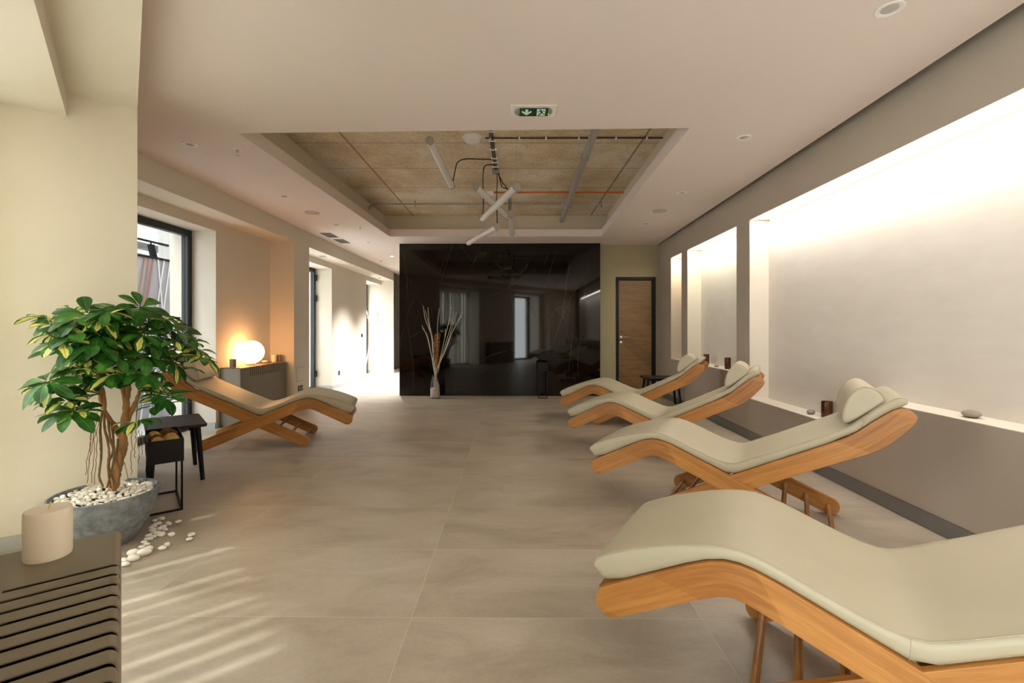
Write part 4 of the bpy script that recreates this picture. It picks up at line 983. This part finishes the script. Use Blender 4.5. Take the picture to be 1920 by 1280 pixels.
# tube lamps hanging in the ceiling recess
tubes = [((-.736, 4.12, 2.85), (-.667, 5.10, 2.745), 'tube lamp hanging apart from the cluster, nearest the recess side'),
         ((.035, 4.40, 2.53), (-.345, 5.30, 2.435), 'tube lamp crossing in front of the cluster'),
         ((-.404, 5.0, 2.71), (-.065, 5.85, 2.585), 'tube lamp crossing behind the front one in the cluster'),
         ((-.028, 5.33, 2.50), (-.012, 6.22, 2.462), 'short looking tube lamp pointing away from the camera'),
         ((-.182, 5.40, 2.37), (-.590, 6.20, 2.328), 'lowest tube lamp of the hanging cluster')]
for a, b, lb in tubes:
    a, b = Vector(a), Vector(b); d = (b-a).normalized()
    t = thing('tube_lamp', 'frosted '+lb, 'pendant lamp', a, 0, 'tube lamps in the ceiling recess')
    MB().tube([d*.02, b-a-d*.02], .036, 24).obj('tube', M['tube'], t)
    for p, q in ((Vector(), d*.02), (b-a, b-a-d*.02)): MB().tube([p, q], .0385, 24).obj('end_cap', M['cap'], t)
    u = Vector((0, 0, -.02)); MB().tube([d*.03+u, b-a-d*.03+u], .006, 6).obj('led_board', M['white'], t)
    for p in (d*.01, b-a-d*.01): MB().tube([p+Vector((0, 0, .0385)), Vector((p.x, p.y, H_S-a.z))], .0012, 5).obj('suspension_wire', M['steel'], t)
    MB().tube([d*.01+Vector((0, 0, -.038)), d*.01+Vector((.004, 0, -.062))], .004, 6).obj('toggle', M['cap'], t)

zc = H_S
def run(name, label, cat, pts, r, m, n=8, k=5, sp=True):
    q = spline(pts, k) if sp else [Vector(p) for p in pts]
    return tag(MB().tube(q, r, n).obj(name, m, smooth=60), label, cat)
pp_ = thing('drain_pipe', 'thick grey pipe crossing the ceiling recess lengthways', 'pipe', (.74, 3.4, zc-.085))
MB().tube([(-.02, 0, 0), (.065, 4.36, 0)], .036, 20).obj('pipe_body', M['grey_pipe'], pp_); MB().tube([(.008, 1.45, 0), (.01, 1.53, 0)], .042, 20).obj('coupling', M['grey_pipe'], pp_); MB().tube([(.052, 3.4, 0), (.053, 3.46, 0)], .043, 20).obj('bracket', M['steel'], pp_)
tp = thing('thin_pipe', 'thin grey pipe running across the ceiling recess', 'pipe', (0, 6.85, zc-.05))
MB().tube([(-2.10, 0, -.03), (-2.0, 0, 0), (.70, -.02, 0)], .012, 10).obj('pipe_body', M['grey_pipe'], tp); MB().tube([(.86, -.03, -.02), (1.29, -.05, -.02)], .010, 10).obj('pipe_end', M['grey_pipe'], tp)
for x in (-1.43, 1.29): MB().tube([(x, -.02 if x > 0 else 0, -.05), (x, 0, .05)], .012, 8).obj('valve', M['steel'], tp)
MB().tube([(-2.10, 0, -.03), (-2.10, 0, -.08)], .012, 8).obj('elbow', M['grey_pipe'], tp)
run('conduit', 'orange conduit fixed across the ceiling recess', 'conduit', [(-.27, 6.4, zc-.012), (.6, 6.39, zc-.012), (1.54, 6.4, zc-.012)], .011, M['orange'])
MB_ = MB().box(-.045, .045, -.045, .045, -.04, 0); tag(MB_.obj('junction_box', M['white'], loc=(-.31, 6.4, zc), bevel=.006), 'white junction box at the end of the orange conduit', 'junction box')
bc = thing('ceiling_cable', 'brown cable clipped straight across the near end of the recess', 'cable', (0, 4.56, zc-.012))
MB().tube([(-.27, 0, 0), (.3, .004, 0), (.9, -.004, 0), (1.50, 0, 0)], .008, 8).obj('cable', M['brown'], bc)
for x in (-.22, .06, .32, .64, 1.0, 1.3): MB().box(x-.008, x+.008, -.014, .014, -.013, .012).obj('clip', M['white'], bc, bevel=.002)
em = thing('smoke_detector', 'white detector box on the raw concrete in the recess', 'detector', (-.395, 4.56, zc))
MB().lathe([(.085, 0), (.085, -.02), (.075, -.045), (.05, -.055), (0, -.056)], 12).obj('housing', M['white'], em); MB().lathe([(.095, 0), (.095, -.008), (.085, -.009)], 16).obj('mounting_plate', M['white'], em)
tk = thing('ceiling_cable', 'bundle of black cables clipped along the recess middle', 'cable', (-.205, 4.3, zc-.012))
for dx in (-.014, 0, .014):
    MB().tube([(dx-.008, 0, 0), (dx, .8, 0), (dx+.01, 1.25, 0)], .0048, 8).obj('cable', M['cable'], tk)
for y in (.1, .32, .55, .8, .92, 1.06): MB().box(-.035, .04, y-.008, y+.008, -.011, .012).obj('clip', M['white'], tk, bevel=.002)
MB().box(-.04, .045, 1.16, 1.26, -.035, .012).obj('terminal', M['grey_pipe'], tk, bevel=.004)
def hang(label, pts, r=.006): return run('hanging_cable', label, 'cable', pts, r, M['cable'])
hang('black cable looping to the tube lamp that hangs apart', [(-.21, 5.12, zc-.02), (-.35, 5.12, zc-.016), (-.52, 5.11, zc-.018), (-.60, 5.11, zc-.05), (-.625, 5.10, zc-.12), (-.655, 5.10, 2.79)])
hang('black cable dropping to the far end of the front tube lamp', [(-.2, 5.3, zc-.02), (-.29, 5.3, zc-.016), (-.335, 5.3, zc-.07), (-.34, 5.3, 2.8), (-.335, 5.3, 2.6), (-.343, 5.3, 2.475)])
hang('black cable dropping straight to the lowest tube lamp', [(-.19, 5.5, zc-.04), (-.185, 5.45, 2.9), (-.19, 5.42, 2.7), (-.185, 5.41, 2.5), (-.182, 5.41, 2.41)])
hang('black cable sagging to the crossing rear tube lamp', [(-.18, 5.5, zc-.04), (-.12, 5.6, 2.93), (-.08, 5.75, 2.92), (-.05, 5.82, 2.8), (-.05, 5.82, 2.648)])
hang('black cable dropping to the tube lamp pointing away', [(-.17, 5.5, zc-.04), (-.13, 5.5, 2.86), (-.05, 5.42, 2.8), (-.025, 5.36, 2.65), (-.028, 5.36, 2.552)])

# ------------------------------------------------------------------ light
def area(name, loc, rot, sx, sy, power, rgb=(1, 1, 1), spread=180):
    l = bpy.data.lights.new(name, 'AREA'); l.shape = 'RECTANGLE'; l.size, l.size_y = sx, sy; l.energy = power; l.color = rgb; l.spread = R(spread)
    o = bpy.data.objects.new(name, l); COL.objects.link(o); o.location = loc; o.rotation_euler = rot; return o
# LED strips under the lintels of the niches
for y0, y1, pw, rgb, lb in ((YN0, 5.05, 60, (1, .95, .89), 'long warm white light strip under the lintel of the largest niche'), (5.38, 6.99, 15, (1, .97, .78), 'light strip under the lintel of the middle niche'), (7.27, 7.78, 6, (1, .82, .58), 'light strip under the lintel of the narrow far niche')):
    yc = (y0+y1)/2
    t = thing('strip_light', lb, 'strip light', (RW(yc, .05), yc, 2.369), -math.atan(.026))
    MB().box(-.047, .1535, -(y1-y0)/2+.012, (y1-y0)/2-.012, -.004, 0).obj('profile', M['white'], t, smooth=None)
    MB().box(-.0465, .153, -(y1-y0)/2+.014, (y1-y0)/2-.014, -.0055, -.004).obj('diffuser', M['strip'], t, smooth=None)
    area('niche_light', (RW(yc, .05), yc, 2.361), (0, 0, -math.atan(.026)), .03, y1-y0-.06, pw, rgb)
# lit passage downlights
for y, pw in ((9.8, 1100), (11.3, 1000)):
    l = bpy.data.lights.new('passage_spot', 'SPOT'); l.energy = pw; l.spot_size = R(92); l.spot_blend = 1.0; l.shadow_soft_size = .04; l.color = (1, .97, .95)
    o = bpy.data.objects.new('passage_spot', l); COL.objects.link(o); o.location = (-2.53, y, H_C-.02)
# daylight
w = bpy.data.worlds.new('sky'); sc.world = w; w.use_nodes = True
bg = w.node_tree.nodes['Background']
WN, WL = w.node_tree.nodes, w.node_tree.links
tcw = WN.new('ShaderNodeTexCoord'); spw = WN.new('ShaderNodeSeparateXYZ'); WL.new(tcw.outputs['Generated'], spw.inputs[0])
WL.new(ramp(WN, WL, spw.outputs['Z'], [(0, (.75, .76, .78)), (.5, (1, 1, 1)), (1, (.86, .92, 1))]), bg.inputs['Color'])
bg.inputs['Strength'].default_value = 13.5
def portal(p0, p1, z0, z1, nrm, off):
    a, b = Vector(p0), Vector(p1); c = (a+b)/2
    l = bpy.data.lights.new('window_portal', 'AREA'); l.shape = 'RECTANGLE'; l.size = (b-a).length; l.size_y = z1-z0; l.cycles.is_portal = True
    o = bpy.data.objects.new('window_portal', l); COL.objects.link(o)
    n = Vector((*nrm, 0)); o.location = (c.x+n.x*off, c.y+n.y*off, (z0+z1)/2); o.rotation_euler = n.to_track_quat('-Z', 'Y').to_euler()
portal(de(-.9, 1.76), de(-.9, 3.69), 0, 2.41, D, 0); portal(de(-.9, -1.45), de(-.9, -.05), 0, 2.41, D, 0)
portal((-4.0, 3.97), (-4.0, 5.6), 0, 2.36, (1, 0), 0); portal((-4.0, 7.36), (-4.0, 9.18), 0, 2.36, (1, 0), 0); portal((-4.0, 11.35), (-4.0, 12.56), 0, 2.36, (1, 0), 0)
l = bpy.data.lights.new('sun', 'SUN'); l.energy = 3.0; l.angle = R(1.5); l.color = (1, .97, .92)
o = bpy.data.objects.new('sun', l); COL.objects.link(o)
sd = Vector((D.x, D.y, 0)); o.rotation_euler = (sd*math.cos(R(60))+Vector((0, 0, -math.sin(R(60))))).to_track_quat('-Z', 'Y').to_euler()

# ------------------------------------------------------------------ camera and view
cam = bpy.data.cameras.new('camera'); co = bpy.data.objects.new('camera', cam); COL.objects.link(co)
co.location = (0, 0, EYE); co.rotation_euler = (R(90), 0, 0)
cam.sensor_width = 36; cam.lens = F/1920*36; cam.shift_x = (960-CX)/1920; cam.shift_y = -(640-CY)/1920
cam.clip_start = .02; cam.clip_end = 100
sc.camera = co
sc.view_settings.view_transform = 'Standard'; sc.view_settings.look = 'None'; sc.view_settings.gamma = 1; sc.view_settings.use_curve_mapping = False
sc.view_settings.exposure = -.06
sc.cycles.use_denoising = True
sc.cycles.max_bounces = 10; sc.cycles.diffuse_bounces = 6; sc.cycles.sample_clamp_indirect = 6
